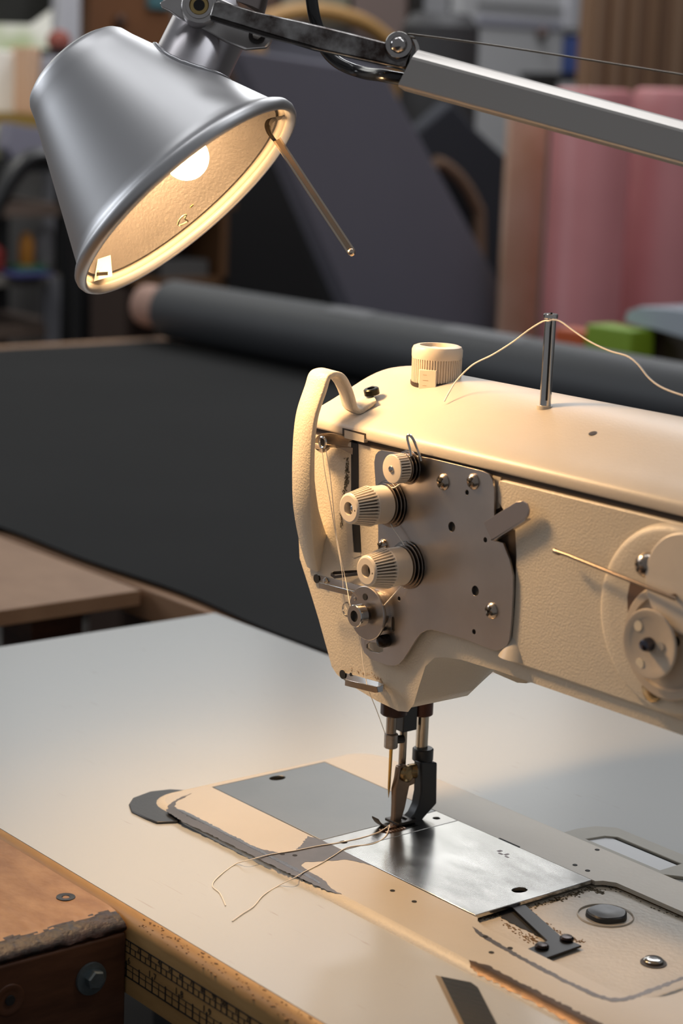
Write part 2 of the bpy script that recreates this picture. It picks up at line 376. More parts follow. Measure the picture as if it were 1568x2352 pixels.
# ================================================================== SEWING MACHINE
def ribs(m, o, ax, t0, r0, t1, r1, n, w0, w1, hgt):     # raised cream ribs over a dark grooved cone
    u = ax.orthogonal().normalized(); w = ax.cross(u)
    for i in range(n):
        a = 2 * math.pi * i / n; d = u * math.cos(a) + w * math.sin(a); s = ax.cross(d)
        q = []
        for t, r, ww in ((t0, r0, w0), (t1, r1, w1)):
            p = o + ax * t
            q.append([p + d * (r - hgt) - s * ww, p + d * (r - hgt) + s * ww, p + d * r + s * ww * .7, p + d * r - s * ww * .7])
        m.rings(q)
sm = thing('sewing_machine', (0.1, 0, 0), 'cream industrial walking-foot sewing machine with chipped bed set into the white table', 'sewing machine')
ZB = 0.003; YF = -0.032
def arc(cx, cy, r, a0, a1, n=6):
    return [(cx + r * math.cos(math.radians(a0 + (a1 - a0) * i / n)), cy + r * math.sin(math.radians(a0 + (a1 - a0) * i / n))) for i in range(n + 1)]
# ---- bed with its recess
BXL, BYF, BYB, BXR = -0.1185, -0.0905, 0.0745, 0.46
outer = arc(BXR - .012, BYB - .012, .012, 0, 90) + arc(-0.088, BYB - .022, .022, 90, 165) + [(-0.1085, 0.040), (-0.1085, -0.040)] + arc(-0.094, -0.076, .0145, 180, 270) + arc(BXR - .012, BYF + .012, .012, -90, 0)
rc = [PZ(x, y, ZB) for x, y in ((1083, 2118), (1400, 2292), (1356, 2022))]
HX1, HX2 = 0.1290, 0.252
hole = [(-0.1058, -0.0515), (HX1 + .003, -0.0515)] + [(HX1 + .006, -0.0545), (HX1 + 0.014, -0.0570)] + arc(HX2 - .022, -0.057 + .022, .022, -90, 0) + arc(HX2 - .022, 0.044 - .022, .022, 0, 90) + [(HX1 + .010, 0.044), (HX1 + .004, 0.040), (HX1 + .002, 0.0360), (-0.1058, 0.0360)]
bed = MB(); bed.holed([V((x, y, ZB)) for x, y in outer], [[V((x, y, ZB)) for x, y in hole]], V((0, 0, -0.0024)))
bed = bed.put('bed', BEIGE2, sm, ang=50)
# rounded lip all round the bed
m = MB(); rs = []
cxy = V((0.17, 0, 0)); oc = [V((x, y, 0)) for x, y in outer]; n = len(oc)
nr = []
for i in range(n):
    t = (oc[(i + 1) % n] - oc[i - 1]).normalized(); nr.append(V((t.y, -t.x, 0)))
for k in range(7):
    a = math.pi / 2 * k / 6; rs.append([oc[i] + nr[i] * (0.0070 * math.sin(a) * (1 if oc[i].y < 0 else .3)) + V((0, 0, ZB - 0.0052 * (1 - math.cos(a)))) for i in range(n)])
rs.append([p + V((0, 0, -0.003)) for p in rs[-1]])
m.rings(rs, cap0=False, cap1=False); m.put('bed_rim', BEIGE, bed, ang=80)
# recess floor
m = MB(); m.box((-0.107, -0.0575, -0.004), (HX2 + .001, 0.0450, -0.0006)); m.put('recess_floor', mat('recess_enamel', (0.48, 0.43, 0.355), 0.42, bump=0.4, bscale=350, var=0.12, vscale=40), bed)
# worn brown wall line of the recess
def jag(pts, amp, step=0.0016, seed=1):
    rnd = random.Random(seed); out = []
    n = len(pts)
    for i in range(n):
        a, b = V(pts[i]), V(pts[(i + 1) % n]); l = (b - a).length; k = max(1, int(l / step)); d = (b - a); nn = V((-d.y, d.x, 0)).normalized() if d.length > 0 else V((0, 0, 0))
        for j in range(k):
            q = a + d * (j / k); out.append(q + nn * rnd.uniform(-amp, amp) * (0 if j == 0 else 1))
    return out
def patch(name, pix, z, mt, amp=0.0006, par=None, seed=1, th=0.00012):
    pts = [PZ(x, y, z) for x, y in pix]; m = MB(); m.prism(jag(pts, amp, seed=seed), (0, 0, -th)); return m.put(name, mt, par or bed, ang=30)
patch('worn_recess_edge', [(1084, 2128), (1100, 2139), (1150, 2168), (1204, 2200), (1300, 2250), (1372, 2283), (1402, 2292), (1432, 2291), (1470, 2279), (1568, 2243), (1568, 2250), (1470, 2289), (1440, 2298), (1405, 2301), (1368, 2290), (1330, 2273), (1255, 2236), (1150, 2178), (1100, 2148)], ZB + 0.0001, WORN, 0.0005, seed=5)
# bare worn iron on the bed front
patch('worn_iron_band', [(382, 1862), (388, 1848), (405, 1836), (440, 1822), (404, 1842), (400, 1852), (412, 1864), (440, 1880), (480, 1898), (520, 1917), (560, 1938), (600, 1950), (640, 1958), (677, 1955), (694, 1937), (706, 1920), (740, 1928), (800, 1960), (840, 1977), (860, 1990), (840, 1984), (790, 1974), (740, 1978), (700, 1980), (692, 1986), (700, 1995), (740, 2018), (760, 2040), (785, 2054), (752, 2046), (700, 2022), (650, 2000), (600, 1975), (540, 1945), (480, 1915), (420, 1888)], ZB + 0.0001, WORN, 0.0006, seed=2)
# band along the rounded front rim (a strip following the curve)
def rimstrip(x0, x1, a0, a1, mt, name, seed, amp=0.10, step=0.0018):
    rnd = random.Random(seed); m = MB(); k = int((x1 - x0) / step); rings = []
    for i in range(k + 1):
        x = x0 + (x1 - x0) * i / k; e = min(1, i / 5, (k - i) / 5) ; A0 = a0 + rnd.uniform(-amp, amp); A1 = a1 + rnd.uniform(-amp, amp)
        mid = (A0 + A1) / 2; A0 = mid + (A0 - mid) * e; A1 = mid + (A1 - mid) * e; r = []
        for j in range(6):
            a = A0 + (A1 - A0) * j / 5
            s = max(0, a); yy = BYF - 0.0072 * math.sin(s) - (a - s) * 0.006; zz = ZB + 0.00016 - 0.0052 * (1 - math.cos(s))
            r.append(V((x, yy, zz)))
        rings.append(r)
    m.rings(rings, closed=False); return m.put(name, mt, bed, ang=80)
rimstrip(-0.088, 0.052, -0.35, 0.62, mat('worn_iron_polished_rim', (0.15, 0.14, 0.14), 0.22, 0.85, var=0.3, vscale=60), 'worn_rim', 3)
rimstrip(0.168, 0.44, -0.55, 0.80, BRONZE, 'worn_bronze_rim', 4, 0.14)
# slide plates and needle plate
def plate(name, x0, x1, y0, y1, z0, z1, mt, holes=()):
    m = MB(); hs = []
    for (hx, hy, hr, hq) in holes: hs.append([V((hx + hr * math.cos(a * math.pi / 10), hy + hq * math.sin(a * math.pi / 10), z1)) for a in range(20)])
    o = [V((x0, y0, z1)), V((x1, y0, z1)), V((x1, y1, z1)), V((x0, y1, z1))]
    if hs: m.holed(o, hs, (0, 0, z0 - z1))
    else: m.prism(o, (0, 0, z0 - z1))
    return m.put(name, mt, bed, bevel=0.0003)
hA = PZ(637, 1787, ZB); hB = PZ(1193, 2045, ZB)
plate('slide_plate', -0.1052, 0.0008, -0.0508, 0.0354, 0.0012, ZB + .0001, DULL, [(hA.x, hA.y, .0038, .0055)])['label'] = 'dull grey steel plate left of the needle'
plate('slide_plate', 0.0205, HX1 + 0.0003, -0.0508, 0.0354, 0.0010, ZB + .0003, POL, [(hB.x, hB.y, .0034, .0047)])['label'] = 'polished mirror-like steel plate right of the needle'
NPL = plate('needle_plate', 0.0013, 0.0200, -0.0508, 0.0354, 0.0010, ZB + .0002, mat('needle_plate_steel', (0.60, 0.58, 0.55), 0.22, 1.0, var=0.18, vscale=50, rvar=0.06), [(0.0102, -0.006, 0.0048, 0.0088), (0.0104, -0.0425, .0022, .0022), (0.0104, 0.0275, .0022, .0022)])
MB().box((-0.1, -0.05, -0.0005), (0.125, 0.035, 0.0006)).put('hook_cavity', HOLE, bed)
for y in (-0.0425, 0.0275): MB().lathe((0.0104, y, ZB - .0016), (0, 0, 1), [(0, .0021), (.0009, .0020), (.0010, .0012), (.0003, .0006)], 16).put('plate_screw', DARKM, bed)
m = MB()
for dx in (-0.0026, 0.0026):
    for k in range(7):
        y = -0.0130 + k * 0.0021; m.box((0.0102 + dx - .0011, y, 0.0012), (0.0102 + dx + .0011, y + .0013, ZB + .0008))
m.put('feed_dog', mat('coppery_feed_teeth', (0.45, 0.30, 0.22), 0.35, 0.9), bed)
a, b = PZ(1136, 1929, ZB), PZ(1187, 1948, ZB)
MB().box((a.x, 0.0352, ZB - .001), (b.x, 0.0366, ZB + .0004)).put('finger_notch', HOLE, bed)
# small etched mark and stains on the polished plate
m = MB(); c = PZ(1148, 1960, ZB + .0004)
for dx, dy, w, h in ((-.004, .001, .0022, .003), (-.001, -.0008, .003, .0016), (.0022, .0006, .0018, .0032), (.0045, -.001, .0028, .0014)):
    m.box((c.x + dx, c.y + dy, ZB + .0003), (c.x + dx + w, c.y + dy + h, ZB + .00035))
m.put('etched_mark', mat('etch_grey', (0.16, 0.13, 0.13), 0.5, 0.6), bed)
# bed oil holes
for px, py in ((901, 2046), (951, 2071), (1114, 2152), (1171, 2178), (1128, 2188), (1320, 1987), (1349, 2000), (1371, 1952), (648, 1962), (677, 1965)):
    c = PZ(px, py, ZB); MB().lathe(c + V((0, 0, -.0001)), (0, 0, 1), [(0, .0014), (.0003, .0014)], 14).put('oil_hole', HOLE, bed)
# recess: lock lever, spring, plug, screw
RZ = -0.0006
lv = MB(); pix = [(1173, 2081), (1206, 2078), (1290, 2152), (1335, 2171), (1246, 2203), (1206, 2181), (1257, 2160)]
lv.prism([PZ(x, y, RZ + .0022) for x, y in pix], (0, 0, -.0012)); lv = lv.put('plate_latch_lever', mat('blackened_spring_steel', (0.035, 0.035, 0.037), 0.38, 0.8), bed, bevel=.0002)
for px, py in ((1244, 2177), (1301, 2159)):
    c = PZ(px, py, RZ + .0022); m = MB(); m.lathe(c, (0, 0, 1), [(0, .0036), (.0012, .0036), (.0021, .0028), (.0023, .001)], 20); m.put('latch_screw', mat('blackened_screw', (0.03, 0.02, 0.018), 0.25, 0.8), lv)
patch('latch_slot', [(1144, 2092), (1172, 2082), (1254, 2158), (1240, 2152), (1190, 2128), (1150, 2108)], RZ + .0003, HOLE, .0006, seed=9)
def scatter(name, pixpoly, z, cnt, seed, mt=DUSTY, s=0.0006):
    rnd = random.Random(seed); m = MB(); pts = [PZ(x, y, z) for x, y in pixpoly]
    for _ in range(cnt):
        i = rnd.randrange(len(pts) - 1); q = pts[i].lerp(pts[i + 1], rnd.random()) + V((rnd.gauss(0, s * 2.2), rnd.gauss(0, s * 2.2), 0))
        r = s * rnd.uniform(.3, 1.3); a = rnd.uniform(0, 3)
        k = [q + V((r * math.cos(a + t) * rnd.uniform(.5, 1.6), r * math.sin(a + t) * rnd.uniform(.4, 1.2), 0)) for t in (0, 1.2, 2.5, 3.8, 5)]
        m.prism(k, (0, 0, s * .25))
    o = m.put(name, mt, bed, ang=20); o['kind'] = 'stuff'; return o
scatter('lint', [(1086, 2112), (1130, 2104), (1150, 2098), (1260, 2072), (1300, 2060), (1358, 2040), (1380, 2050)], RZ + .0001, 420, 3)
scatter('lint', [(1160, 2120), (1190, 2140), (1215, 2160), (1240, 2168), (1215, 2150), (1200, 2160)], RZ + .0001, 90, 4, mat('brown_lint', (0.22, 0.13, 0.06), .9))
scatter('lint', [(1215, 2090), (1260, 2130), (1310, 2155), (1340, 2165)], RZ + .0001, 120, 5, MATS['brown_lint'], .0005)
scatter('lint', [(1385, 2030), (1430, 2050), (1500, 2085), (1568, 2110)], RZ + .0001, 40, 6)
c = PZ(1390, 2104, RZ)
MB().lathe(c + V((0, 0, .0001)), (0, 0, 1), [(0, .0150), (.0007, .0147), (.0008, .0144), (0.0001, .0141)], 48, cap0=False, cap1=False).put('plug_ring', BEIGE2, bed)
def plugw(t, r, i): return r * (1 + .035 * math.sin(i * 0.9) + .03 * math.sin(i * .39 + 1))
MB().lathe(c + V((.0007, 0, 0)), (0, 0, 1), [(0, .0104), (.0022, .0102), (.0030, .0094), (.0026, .006), (.0020, .003), (.0019, .0005)], 32, wob=plugw).put('rubber_plug', RUBBER, bed)
c = PZ(1500, 2212, RZ)
MB().lathe(c + V((0, 0, .0001)), (0, 0, 1), [(0, .0066), (.0003, .0066)], 28).put('screw_well', GROOVE, bed)
MB().lathe(c + V((-.0006, .0006, .0003)), (0, 0, 1), [(0, .0050), (.0012, .0050), (.0018, .0042), (.0019, .002)], 24).put('chrome_screw', CHROME, bed)
# rubber pad under the left corner
m = MB(); m.prism([PZ(x, y, .0014) for x, y in ((296, 1846), (305, 1832), (345, 1817), (390, 1812), (425, 1814), (445, 1824), (420, 1860), (410, 1886), (360, 1888), (335, 1878), (302, 1862))], (0, 0, -.0014))
m.put('rubber_corner_pad', RUBBER, sm, bevel=.0008)
# tray frame behind the bed
m = MB(); fo = [PZ(x, y, .002) for x, y in ((1306, 1914), (1338, 1904), (1365, 1898), (1392, 1898), (1412, 1906), (1568, 1972), (1700, 2034), (1660, 2120), (1600, 1994), (1536, 2010))]
yb = BYB + .0015
fr = [V((0.066, yb, .002)), V((0.066, .088, .002)), V((0.069, .100, .002)), V((0.078, .109, .002)), V((0.165, .109, .002)), V((0.165, .094, .002)), V((0.143, yb, .002))]
hl = [V((0.081, .080, .002)), V((0.084, .093, .002)), V((0.0890, .0975, .002)), V((0.138, .0975, .002)), V((0.138, .080, .002))]
m.holed(fr, [hl], (0, 0, -.0020)); m.put('hinge_frame', mat('putty_grey_paint', (0.30, 0.28, 0.23), .45, var=.1), sm, bevel=.0005)
MB().box((0.080, .079, .0001), (0.139, .0958, .0008)).put('hinge_plate', mat('pale_grey_plate', (0.52, 0.53, 0.54), .4), sm)
MB().box((0.080, .0958, .0001), (0.139, .0990, .0006)).put('hinge_gap', HOLE, sm)

# ---- arm and head casting
XR = 0.46
o2 = [(XR, .2305), (-.046, .2305), (-.0495, .215), (-.0515, .195), (-.0515, .175), (-.049, .155), (-.0405, .1415), (-.030, .124), (-.0185, .103), (-.0165, .0990), (-.0130, .0955), (.000, .0925), (.022, .0895), (.040, .0885), (.0475, .0900), (.0515, .0945), (.0545, .104), (.0590, .118), (.0650, .1265), (.0740, .1315), (.088, .1335), (.1175, .1345), (XR, .1345)]
rv = [.000, .000, .003, .003, .003, .003, .003, .003, .003, .003, .002, .002, .002, .002, .002, .0015, .0015, .002, .004, .006, .006, .006, .006]
def dens(pts, rr, mx=.006):
    op, orr = [], []
    n = len(pts)
    for i in range(n):
        a, b = pts[i], pts[(i + 1) % n]; l = math.dist(a, b); k = max(1, min(12, int(l / mx)))
        for j in range(k):
            t = j / k; op.append((a[0] + (b[0] - a[0]) * t, a[1] + (b[1] - a[1]) * t)); orr.append(rr[i] + (rr[(i + 1) % n] - rr[i]) * t)
    return op, orr
od, rd = dens(o2, rv)
n = len(od); nrm = []
for i in range(n):
    a, b = od[i - 1], od[(i + 1) % n]; t = V((b[0] - a[0], 0, b[1] - a[1])).normalized(); nrm.append(V((-t.z, 0, t.x)))
# orientation: outline runs right->left on top, so the outward normal is on the left-hand side of travel
def ring(Y, k=None, up=None):
    r = []
    for i in range(n):
        x, z = od[i]; q = V((x, Y, z))
        if k is not None:
            s, cc = k; q = q - nrm[i] * sgn * rd[i] * (1 - s); q.y = YF + rd[i] * (1 - cc)
        if up is not None and q.x < .125: q.z = max(q.z, up)
        r.append(q)
    return r
sgn = 1
tst = V((od[-3][0], 0, od[-3][1])) + nrm[-3] * .01
sgn = 1 if tst.z < od[-3][1] else -1
rings = [ring(0, (math.sin(a), math.cos(a))) for a in [math.pi / 2 * i / 5 for i in range(6)]]
rings += [ring(-.010), ring(.0125), ring(.0200, None, .0985), ring(.0325, None, .1085), ring(.040, None, .118), ring(.048, None, .1345), ring(.058)]
last = ring(.066); rings.append(last)
m = MB(); m.rings(rings, cap0=False, cap1=False)
for k in (0, -1):
    rg = rings[k]; vs = [m.b.verts.new(p) for p in rg]
    for t in tessellate_polygon([rg]):
        try: m.b.faces.new([vs[i] for i in t])
        except ValueError: pass
bmesh.ops.remove_doubles(m.b, verts=m.b.verts[:], dist=1e-6)
body = m.put('arm_casting', BEIGE, sm, ang=42)
# ---- top cover
prof = [(-.0325, .2318), (-.0343, .2322), (-.0347, .2350), (-.0340, .2378), (-.0315, .2402), (-.0270, .2428), (-.0180, .2468), (-.006, .2525), (.006, .2580), (.018, .2618), (.030, .2632), (.042, .2625), (.054, .2570), (.062, .2490), (.067, .2400), (.0675, .2318)]
prof, _ = spline([V((0, a, b)) for a, b in prof], 3)
rings = []
xs = [-.0485, -.0475, -.046, -.044, -.041, -.037, -.033, -.028, -.022, -.015, -.007, .002, .012, .03, .10, .2, .3, XR]
for x in xs:
    t = max(0, min(1, (-.0405 - x) / .0080)); s = 1 - .22 * t ** 3
    sy = 1 - .06 * t ** 4
    rings.append([V((x, (p.y + .0) * sy if p.y > 0 else p.y + .0012 * t ** 8, .2318 + (p.z - .2318) * s)) for p in prof])
m = MB(); m.rings(rings); cov = m.put('top_cover', mat('cream_cover_enamel', (0.52, 0.465, 0.395), 0.40, bump=0.14, bscale=700, var=0.05, vscale=25), sm, ang=60)
def covz(x, y):
    t = max(0, min(1, (-.0405 - x) / .0080)); s = 1 - .22 * t ** 3
    for a, b in zip(prof, prof[1:]):
        if a.y <= y <= b.y and b.y > a.y: return .2318 + (a.z + (b.z - a.z) * (y - a.y) / (b.y - a.y) - .2318) * s
    return .25
# textured front lip of the cover + seam shadow gap with its notch
def facepoly(pix, Y=YF): return [PY(x, y, Y) for x, y in pix]
m = MB(); m.box((-.045, YF - .0004, .2285), (XR, YF + .004, .2318)); m.put('seam_gap', GROOVE, body)
m = MB(); m.prism(facepoly([(790, 1006), (790, 987), (836, 999), (836, 1017)], YF - .0029), (0, .004, 0)); m.put('seam_notch', BEIGE2, body, bevel=.0002)
m = MB(); m.prism(facepoly([(786, 983), (839, 996), (839, 1008), (836, 1008), (836, 999), (790, 987), (790, 999), (786, 998)], YF - .0030), (0, .004, 0)); m.put('seam_notch_shadow', GROOVE, body)
# ---- raised front panel (right of the tension plate)
pp = facepoly([(1149, 1103), (1153, 1097), (1160, 1098), (1568, 1200)], YF)
xr = .44; zt = pp[-1].z
p0 = PY(1149, 1150, YF); p1 = PY(1188, 1215, YF); p2 = PY(1191, 1275, YF); p3 = PY(1187, 1385, YF); p4 = PY(1235, 1395, YF)
poly = [V((xr, YF, zt)), V((pp[1].x + .004, YF, zt)), V((pp[0].x + .001, YF, zt - .001)), V((pp[0].x, YF, zt - .004)), p0, p1, p2, p3, V((p3.x - .001, YF, .1365)), V((xr, YF, .1365))]
m = MB(); m.prism(poly, (0, -.0022, 0)); m.put('front_panel', BEIGE, body, ang=40, bevel=.0016, seg=3)
m = MB(); m.prism(facepoly([(1136, 1085), (1150, 1100), (1150, 1160), (1190, 1218), (1192, 1300), (1188, 1390), (1176, 1400), (1168, 1300), (1136, 1230)], YF - .0004), (0, .001, 0)); m.put('lever_recess', GROOVE, body)
m = MB(); m.prism(facepoly([(1131, 1092), (1149, 1097), (1147, 1166), (1134, 1172)], YF - .0010), (0, .0012, 0)); m.put('recess_lip', BEIGE2, body)
c = PY(1206, 1450, YF)
m = MB(); m.lathe(c + V((0, .0035, .002)), (0, -1, 0), [(0, .002), (.004, .0065), (.0068, .0100), (.0072, .0108)], 28, cap0=True, cap1=False); 
# conical drip boss below the panel
c = PY(1206, 1432, YF + .0068); c2 = PY(1206, 1515, YF + .0052); c2.x = c.x
m = MB(); m.lathe(c2, c - c2, [(0, .0118), ((c - c2).length * .5, .0090), ((c - c2).length * .95, .0072), ((c - c2).length, .0058)], 32); m.put('cast_boss', BEIGE2, body, ang=60)

# ---- take-up lever slot, lever
m = MB(); m.prism(facepoly([(806, 1000), (821, 995), (822, 1060), (822, 1150), (828, 1268), (813, 1268), (808, 1200), (806, 1100)], YF - .0004), (0, .0008, 0)); m.put('lever_slot', HOLE, body)
m = MB(); gp = facepoly([(792, 1060), (806, 1050), (806, 1150), (811, 1268), (826, 1270), (828, 1276), (812, 1282), (799, 1268), (794, 1200), (791, 1130)], YF - .0003); m.prism(gp, (0, .0006, 0)); m.put('slot_shoulder', BEIGE2, body)
def grime(name, pixpoly, Y, cnt, seed, s=.0006, par=None, mt=DUSTY):
    rnd = random.Random(seed); m = MB(); pts = [PY(x, y, Y) for x, y in pixpoly]
    for _ in range(cnt):
        i = rnd.randrange(len(pts) - 1); q = pts[i].lerp(pts[i + 1], rnd.random()) + V((rnd.gauss(0, s * 1.3), 0, rnd.gauss(0, s * 1.5)))
        r = s * rnd.uniform(.3, 1.1); a = rnd.uniform(0, 3)
        m.prism([q + V((r * math.cos(a + t) * rnd.uniform(.4, 1), 0, r * math.sin(a + t) * rnd.uniform(.6, 1.6))) for t in (0, 1.2, 2.5, 3.8, 5)], (0, s * .2, 0))
    o = m.put(name, mt, par or body, ang=20); o['kind'] = 'stuff'; return o
grime('oil_grime', [(796, 1050), (795, 1100), (790, 1125), (784, 1180), (782, 1215)], YF - .0005, 150, 3, .0006)
grime('oil_grime', [(797, 1055), (798, 1090), (795, 1110)], YF - .0005, 70, 4, .0006)
lvp = [(720, 1018), (724, 1007), (733, 998), (750, 995), (768, 1000), (790, 1014), (806, 1025), (818, 1034), (819, 1066), (806, 1064), (795, 1055), (776, 1038), (764, 1029), (753, 1029), (748, 1034), (738, 1040), (727, 1034), (721, 1027)]
m = MB(); q = facepoly(lvp, YF - .0075); q = [p + V((0, max(0, (p.x + .020)) * .55, 0)) for p in q]
q = spl2(q + [q[0]], 3)[:-1]
m.prism(q, (0, .0022, 0)); tul = m.put('take_up_lever', mat('take_up_steel', (0.42, 0.34, 0.26), .45, .6, var=.15, vscale=60), sm, ang=50, bevel=.0004)
c = PY(741, 1016, YF - .0078); MB().lathe(c, (0, 1, 0), [(0, .0022), (.0003, .0022)], 18).put('eyelet_hole', DARKM, tul)
MB().torus(c + V((0, 0, 0)), (0, 1, 0), .0029, .0008, 24, 8).put('eyelet', CHROME, tul)

# ---- finger guard hoop
cps = []
for xc, px, py, t, hw in ((-.0375, 704, 1304, .0085, .0048), (-.0350, 686, 1245, .0115, .0066), (-.0285, 672, 1165, .0065, .0080), (-.0250, 669, 1090, .0038, .0084), (-.0237, 671, 1010, .0033, .0085), (-.0228, 679, 945, .0033, .0085)):
    q = PX(px, py, xc - hw); cps.append((xc, q.y, q.z, t, hw, 0))
for px, py, Y, t, w_ in ((720, 890, -.0500, .0033, 0), (729, 862, -.0475, .0033, 0), (742, 851, -.0440, .0033, .05), (760, 849, -.0390, .0034, .12), (777, 857, -.0345, .0036, .2), (792, 877, -.0305, .0036, .3), (803, 904, -.0275, .0036, .34), (811, 930, -.0250, .0036, .34), (824, 947, -.0210, .0034, .34), (842, 947, -.0160, .0028, .34), (856, 944, -.0130, .0020, .34)):
    q = PY(px, py, Y); cps.append((q.x, q.y, q.z, t, .0085, w_))
prof_front = [(-.0270, .2428), (-.0180, .2468), (-.006, .2525), (.006, .2580)]
for k in (-3, -2, -1):
    c = cps[k]; cps[k] = (c[0], c[1], max(c[2], covz(c[0], c[1]) + .0030), *c[3:])
pp_ = [V(c[:3]) for c in cps]; sp, tt = spline(pp_, 6, [c[3] for c in cps]); _, hws = spline(pp_, 6, [c[4] for c in cps]); _, wys = spline(pp_, 6, [c[5] for c in cps])
rings = []
for i, p in enumerate(sp):
    T = (sp[min(i + 1, len(sp) - 1)] - sp[max(0, i - 1)]).normalized(); Wd = V((1, -wys[i], 0)).normalized(); Wd = (Wd - T * Wd.dot(T)).normalized(); Nn = T.cross(Wd).normalized()
    if i < 3 and Nn.y > 0: pass
    inward = Nn if i == 0 else (Nn if Nn.dot(prevN) > 0 else -Nn)
    if i == 0 and inward.y < 0: inward = -inward
    prevN = inward; hw = hws[i]; b_ = .0007; h = tt[i]
    rings.append([p - Wd * (hw - b_), p + Wd * (hw - b_), p + Wd * hw + inward * b_, p + Wd * hw + inward * (h - b_), p + Wd * (hw - b_) + inward * h, p - Wd * (hw - b_) + inward * h, p - Wd * hw + inward * (h - b_), p - Wd * hw + inward * b_])
m = MB(); m.rings(rings); hoop = m.put('finger_guard', BEIGE, sm, ang=50)
c = PY(853, 938, -.0125); c.z = covz(c.x, c.y) + .0040
m = MB(); m.lathe(V((c.x, c.y, c.z - .0005)), (-.05, -.25, 1), [(0, .0044), (.0030, .0044), (.0036, .0038), (.0037, .0022), (.0022, .0021)], 26); m.put('guard_screw', mat('black_cap_screw', (.02, .018, .012), .3, .8), hoop)

# ---- knob, thread pin on the cover
kx, ky = 0.0005, .020
kz = .2535
m = MB(); m.lathe((kx, ky, kz), (0, 0, 1), [(0, .0133), (.0200, .0133), (.0202, .0140), (.0215, .0143), (.0250, .0143), (.0268, .0135), (.0275, .0118), (.0275, .0100), (.0245, .0094), (.0240, .0060)], 72)
ribs(m, V((kx, ky, kz)), V((0, 0, 1)), .0004, .0140, .0203, .0141, 58, .00046, .00046, .0009)
kb = m.put('pressure_dial', PLAST, sm, ang=28)
a = math.atan2(CAM.y - ky, CAM.x - kx) - .32
d = V((math.cos(a), math.sin(a), 0)); w = V((-d.y, d.x, 0)); cc = V((kx, ky, 0)) + d * .01395
rt = Matrix((d, w, V((0, 0, 1)))).transposed()
MB().box(cc + V((-.0012, -.0050, kz)), cc + V((.0008, .0050, kz + .0150)), rot=rt).put('dial_scale', PLAST, kb, bevel=.0003)
m = MB()
for k, (ln) in enumerate((.0030, .0022, .0030, .0022)):
    z = kz + .0030 + k * .0030; m.box(cc + V((.0007, -.0028, z)), cc + V((.0010, -.0028 + ln, z + .0003)), rot=rt, c=cc + V((0, 0, z)))
m.put('dial_mark', mat('scale_mark_tan', (.45, .34, .23), .6), kb)
MB().lathe((kx, ky, kz + .0238), (0, 0, 1), [(0, .0094), (.0006, .0094)], 30).put('dial_well', mat('tan_well', (.42, .33, .24), .6), kb)
MB().box((kx - .004, ky - .0012, kz + .0243), (kx + .004, ky + .0012, kz + .0262)).put('dial_slot_bar', PLAST, kb)
pb = PY(1252, 918, .012); pt = PY(1258, 722, .012); pt.x = pb.x + .0004; pt.y = pb.y
tp = MB(); tp.cyl(pb - V((0, 0, .012)), pt, .0030, 24); tp.cyl(pt - V((0, 0, .002)), pt + V((0, 0, .0006)), .0038, 24, ch=.0004); tp = tp.put('thread_pin', CHROME, sm, ang=40)
d = (CAM - pb); d.z = 0; d.normalize(); w = V((-d.y, d.x, 0)); c0 = pb + d * .00285 + w * .0006
MB().box(c0 + V((-.0004, -.00055, .0)), c0 + V((.0004, .00055, .046)), rot=Matrix((d, w, V((0, 0, 1)))).transposed()).put('pin_slot', HOLE, tp)
MB().cyl(pb - V((0, 0, .010)), V((pb.x, pb.y, covz(pb.x, pb.y) + .0006)), .0044, 24).put('pin_socket', BEIGE2, cov)
for px, py, r in ((1364, 953, .0020), (853, 903, .0016)):
    c = PY(px, py, -.002); c.z = covz(c.x, c.y); MB().lathe(c + V((0, 0, -.0004)), (0, -.4, 1), [(0, r), (.0006, r * 1.1)], 14).put('cover_hole', GROOVE, cov)
c = PY(930, 866, .012); c.z = covz(c.x, c.y); MB().lathe(V((kx, ky, covz(kx, ky) - .003)), (0, -.1, 1), [(0, .0143), (.0026, .0143)], 40).put('dial_collar_gap', GROOVE, cov)

# ---- tension plate
TPY = -.0362
pl = [(859, 1062), (862, 1045), (868, 1037), (876, 1034), (928, 1042), (993, 1054), (1108, 1082), (1122, 1089), (1130, 1102), (1134, 1124), (1134, 1174), (1137, 1243), (1154, 1247), (1169, 1285), (1177, 1323), (1177, 1362), (1174, 1420), (1169, 1469), (1164, 1482), (1152, 1491), (1138, 1494), (1119, 1488), (1062, 1466), (1004, 1449), (990, 1446), (978, 1448), (965, 1455), (955, 1468), (926, 1514), (916, 1525), (905, 1529), (890, 1528), (851, 1514), (836, 1499), (829, 1480), (826, 1440), (850, 1390), (868, 1330), (868, 1209), (862, 1113)]
def circ(px, py, r, Y=TPY, sx=1.0, n=16):
    c = PY(px, py, Y); return [c + V((r * sx * math.cos(2 * math.pi * k / n), 0, r * math.sin(2 * math.pi * k / n))) for k in range(n)]
holes = [circ(1072, 1131, .0014), circ(1037, 1210, .0027, n=20), circ(1114, 1240, .0014), circ(1091, 1357, .0027, n=20), circ(1088, 1451, .0014), circ(916, 1375, .0012)]
holes += [[PY(x, y, TPY) for x, y in ((899, 1418), (902, 1416), (906, 1419), (906, 1448), (902, 1452), (898, 1448))], [PY(x, y, TPY) for x, y in ((841, 1480), (848, 1474), (872, 1478), (880, 1486), (880, 1496), (870, 1500), (850, 1496), (841, 1488))]]
m = MB(); m.holed([PY(x, y, TPY) for x, y in pl], holes, (0, .0014, 0)); tpl = m.put('tension_plate', PLATE, sm, ang=40, bevel=.0003)
for h in holes[:6]:
    c = sum(h, V()) / len(h); MB().lathe(c + V((0, .0012, 0)), (0, 1, 0), [(0, .0034), (.0002, .0034)], 14).put('hole_backing', HOLE, tpl)
